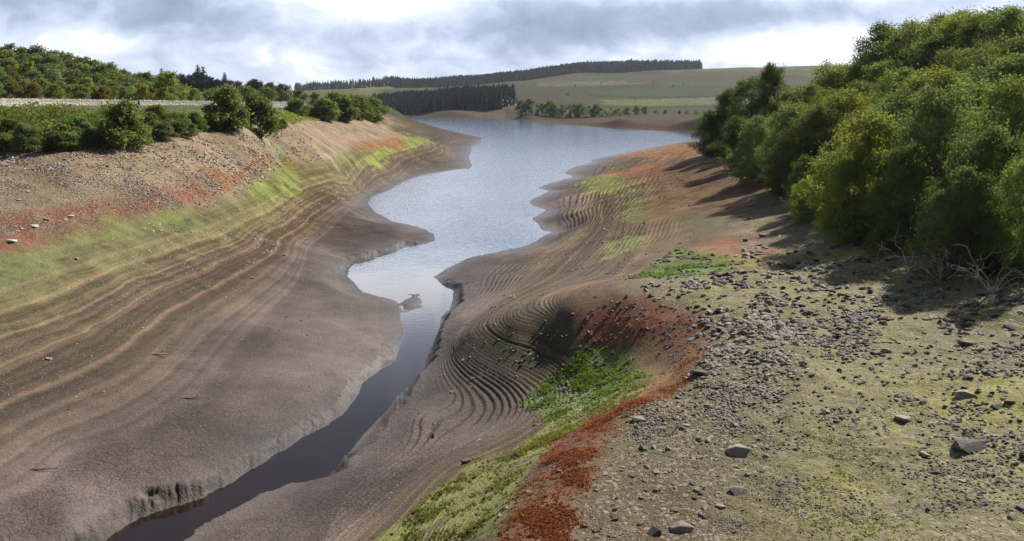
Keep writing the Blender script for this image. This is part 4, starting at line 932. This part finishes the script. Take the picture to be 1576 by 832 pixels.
# driftwood
def stick(name, u, v, lpx, ang, r_, mat, label):
    x, y, s = pxm(u, v); L = lpx * s; r2 = np.random.default_rng(int(u)); c_, s_ = math.cos(ang), math.sin(ang)
    pts = bend(r2, (-L / 2, 0, 0), (L / 2, 0, 0), 8, .05); pts = np.stack([pts[:, 0] * c_ - pts[:, 1] * s_, pts[:, 0] * s_ + pts[:, 1] * c_, np.abs(pts[:, 2]) * .5], 1)
    br = pts[5] + np.array([c_ * .2 - s_ * .18, s_ * .2 + c_ * .18, .05]) * L * .6
    vv, ff = tubes([(pts, np.linspace(r_, r_ * .4, 8)), (np.array([pts[4], (pts[4] + br) / 2, br]), [r_ * .5, r_ * .4, r_ * .2])], 6)
    o = link(name, mesh_np(name, vv, ff, True), mat); o.location = (x, y, float(zat(x, y)) + r_ * .7); return tag(o, label, 'driftwood')
M_WOOD = flat_mat('wet_wood', (.07, .05, .04), .8); M_PWOOD = flat_mat('bleached_wood', (.45, .40, .33), .8)
stick('driftwood', 293, 614, 27, .15, .035, M_WOOD, 'dark stick lying alone in the middle of the mud flat')
stick('driftwood', 62, 724, 46, .05, .03, M_WOOD, 'long thin dark stick on the near mud at left')
stick('driftwood', 245, 547, 26, .05, .05, M_PWOOD, 'bleached pale branch on the mud below the terraces')

def bare_bush(u, vb, h, seed, label):
    r2 = np.random.default_rng(seed); x, y = sight(u, vb); paths = []
    for k in range(9):
        a = r2.uniform(0, 6.28); e = np.array([math.cos(a) * h * r2.uniform(.5, 1.3), math.sin(a) * h * r2.uniform(.5, 1.3), h * r2.uniform(.35, 1)])
        p = bend(r2, (0, 0, -.1), e, 7, .1, .12); paths.append((p, np.linspace(.03, .008, 7)))
        for _ in range(5):
            i = r2.integers(2, 6); q = p[i] + r2.normal(0, .28, 3) * h + (e - p[i]) * .3; paths.append((bend(r2, p[i], q, 5, .12), np.linspace(.013, .004, 5)))
    v, f = tubes(paths); o = link('bare_shrub', mesh_np('bare_shrub', v, f, True), M_PWOOD); o.location = (x + .4, y + .9, float(zat(x + .4, y + .9))); tag(o, label, 'shrub')
bare_bush(1400, 425, 1.5, 1, 'leafless pale shrub at the foot of the wood, leftmost of three bare ones')
bare_bush(1452, 440, 1.9, 2, 'leafless pale shrub in the middle of three bare ones under the wood')
bare_bush(1530, 462, 1.6, 3, 'leafless pale shrub nearest the right edge under the wood')
# ------------------------------------------------------------------ low plants
def blades(name, mask, n, hpx, mat, seed, wid=.22, lean=.45):
    r2 = np.random.default_rng(seed); x, y, rr_ = weighted(mask, n, seed); z = zat(x, y); h = rr_ / FPX * hpx * r2.uniform(.4, 1.5, n) * np.clip(.8 + 1.6 * fbm(x, y, .9, 3, seed), .3, 1.8)
    a = r2.uniform(0, 6.28, n); w = h * wid * .5; ln = r2.normal(0, lean, (n, 2)) * h[:, None]
    b0 = np.stack([x - np.cos(a) * w, y - np.sin(a) * w, z - .01], 1); b1 = np.stack([x + np.cos(a) * w, y + np.sin(a) * w, z - .01], 1)
    tp = np.stack([x + ln[:, 0], y + ln[:, 1], z + h], 1); V = np.stack([b0, b1, tp], 1).reshape(-1, 3)
    return tagk(link(name, mesh_np(name, V, np.arange(n * 3).reshape(n, 3)), mat), 'stuff')
P_RED = leaf_mat('red_plant', (.18, .052, .030), (.40, .145, .07), .42, .01); P_GRN = leaf_mat('gully_grass', (.085, .130, .022), (.235, .31, .06), .42, .02); P_YEL = leaf_mat('yellow_grass', (.15, .165, .035), (.34, .35, .085), .45, .02)
nearR = (RR < 62) & (GX > -9)
spots = sstep(.0, .3, fbm(GX, GY, .8, 3, 121) + .08)
def weeds(name, mask, n, k, rad, hgt, leaf, mat, seed):
    """small leafy plants: n plants of about k leaves"""
    r2 = np.random.default_rng(seed); x, y, rr_ = weighted(mask, n, seed); z = zat(x, y); f = r2.uniform(.5, 1.5, n) * np.clip(.9 + 1.5 * fbm(x, y, .9, 3, seed), .35, 1.7)
    f = np.repeat(f, k); m = n * k; a = r2.uniform(0, 6.28, m); q = r2.uniform(0, 1, m) ** .6 * rad * f; hz = r2.uniform(.05, 1, m) * hgt * f * (1.15 - .6 * q / (rad * f))
    out = np.stack([np.cos(a), np.sin(a), np.full(m, .6)], 1); cen = np.stack([np.repeat(x, k) + np.cos(a) * q, np.repeat(y, k) + np.sin(a) * q, np.repeat(z, k) + hz], 1)
    V, F = leaf_quads(r2, cen, out, leaf, .5, .5); return tagk(link(name, mesh_np(name, V, F), mat), 'stuff')
weeds('red_knotweed', Wred ** 1.3 * nearR * (.1 + spots), 2300, 10, .13, .075, .06, P_RED, 1)
weeds('gully_weeds', sstep(.84, .98, Wgrn) * nearR * (.1 + spots) ** 1.5, 1150, 15, .16, .17, .085, P_GRN, 2)
weeds('yellow_weeds', Wgrn * (Wgrn < .93) * nearR * (.03 + spots * clus), 1300, 14, .14, .10, .075, P_YEL, 3)
weeds('moss_tuft', mp * inv * (B < 7) * (.1 + clus), 2500, 9, .12, .035, .05, P_YEL, 4)
hm, t = material('haze_air')
pv = t.node('ShaderNodeVolumePrincipled'); pv.inputs['Color'].default_value = (.78, .88, 1.0, 1); pv.inputs['Density'].default_value = .000065; pv.inputs['Anisotropy'].default_value = .3
om = t.node('ShaderNodeOutputMaterial'); t.l.new(pv.outputs[0], om.inputs['Volume'])
zmax = max(float(GZ.max()) + 30, 60)
me = boxm('haze', [(-2700, -60, -8, 2700, 2750, zmax)]); haze = link('haze', me, hm); tagk(haze, 'stuff')
print('verts', nr * nc, 'objects', len(bpy.data.objects))
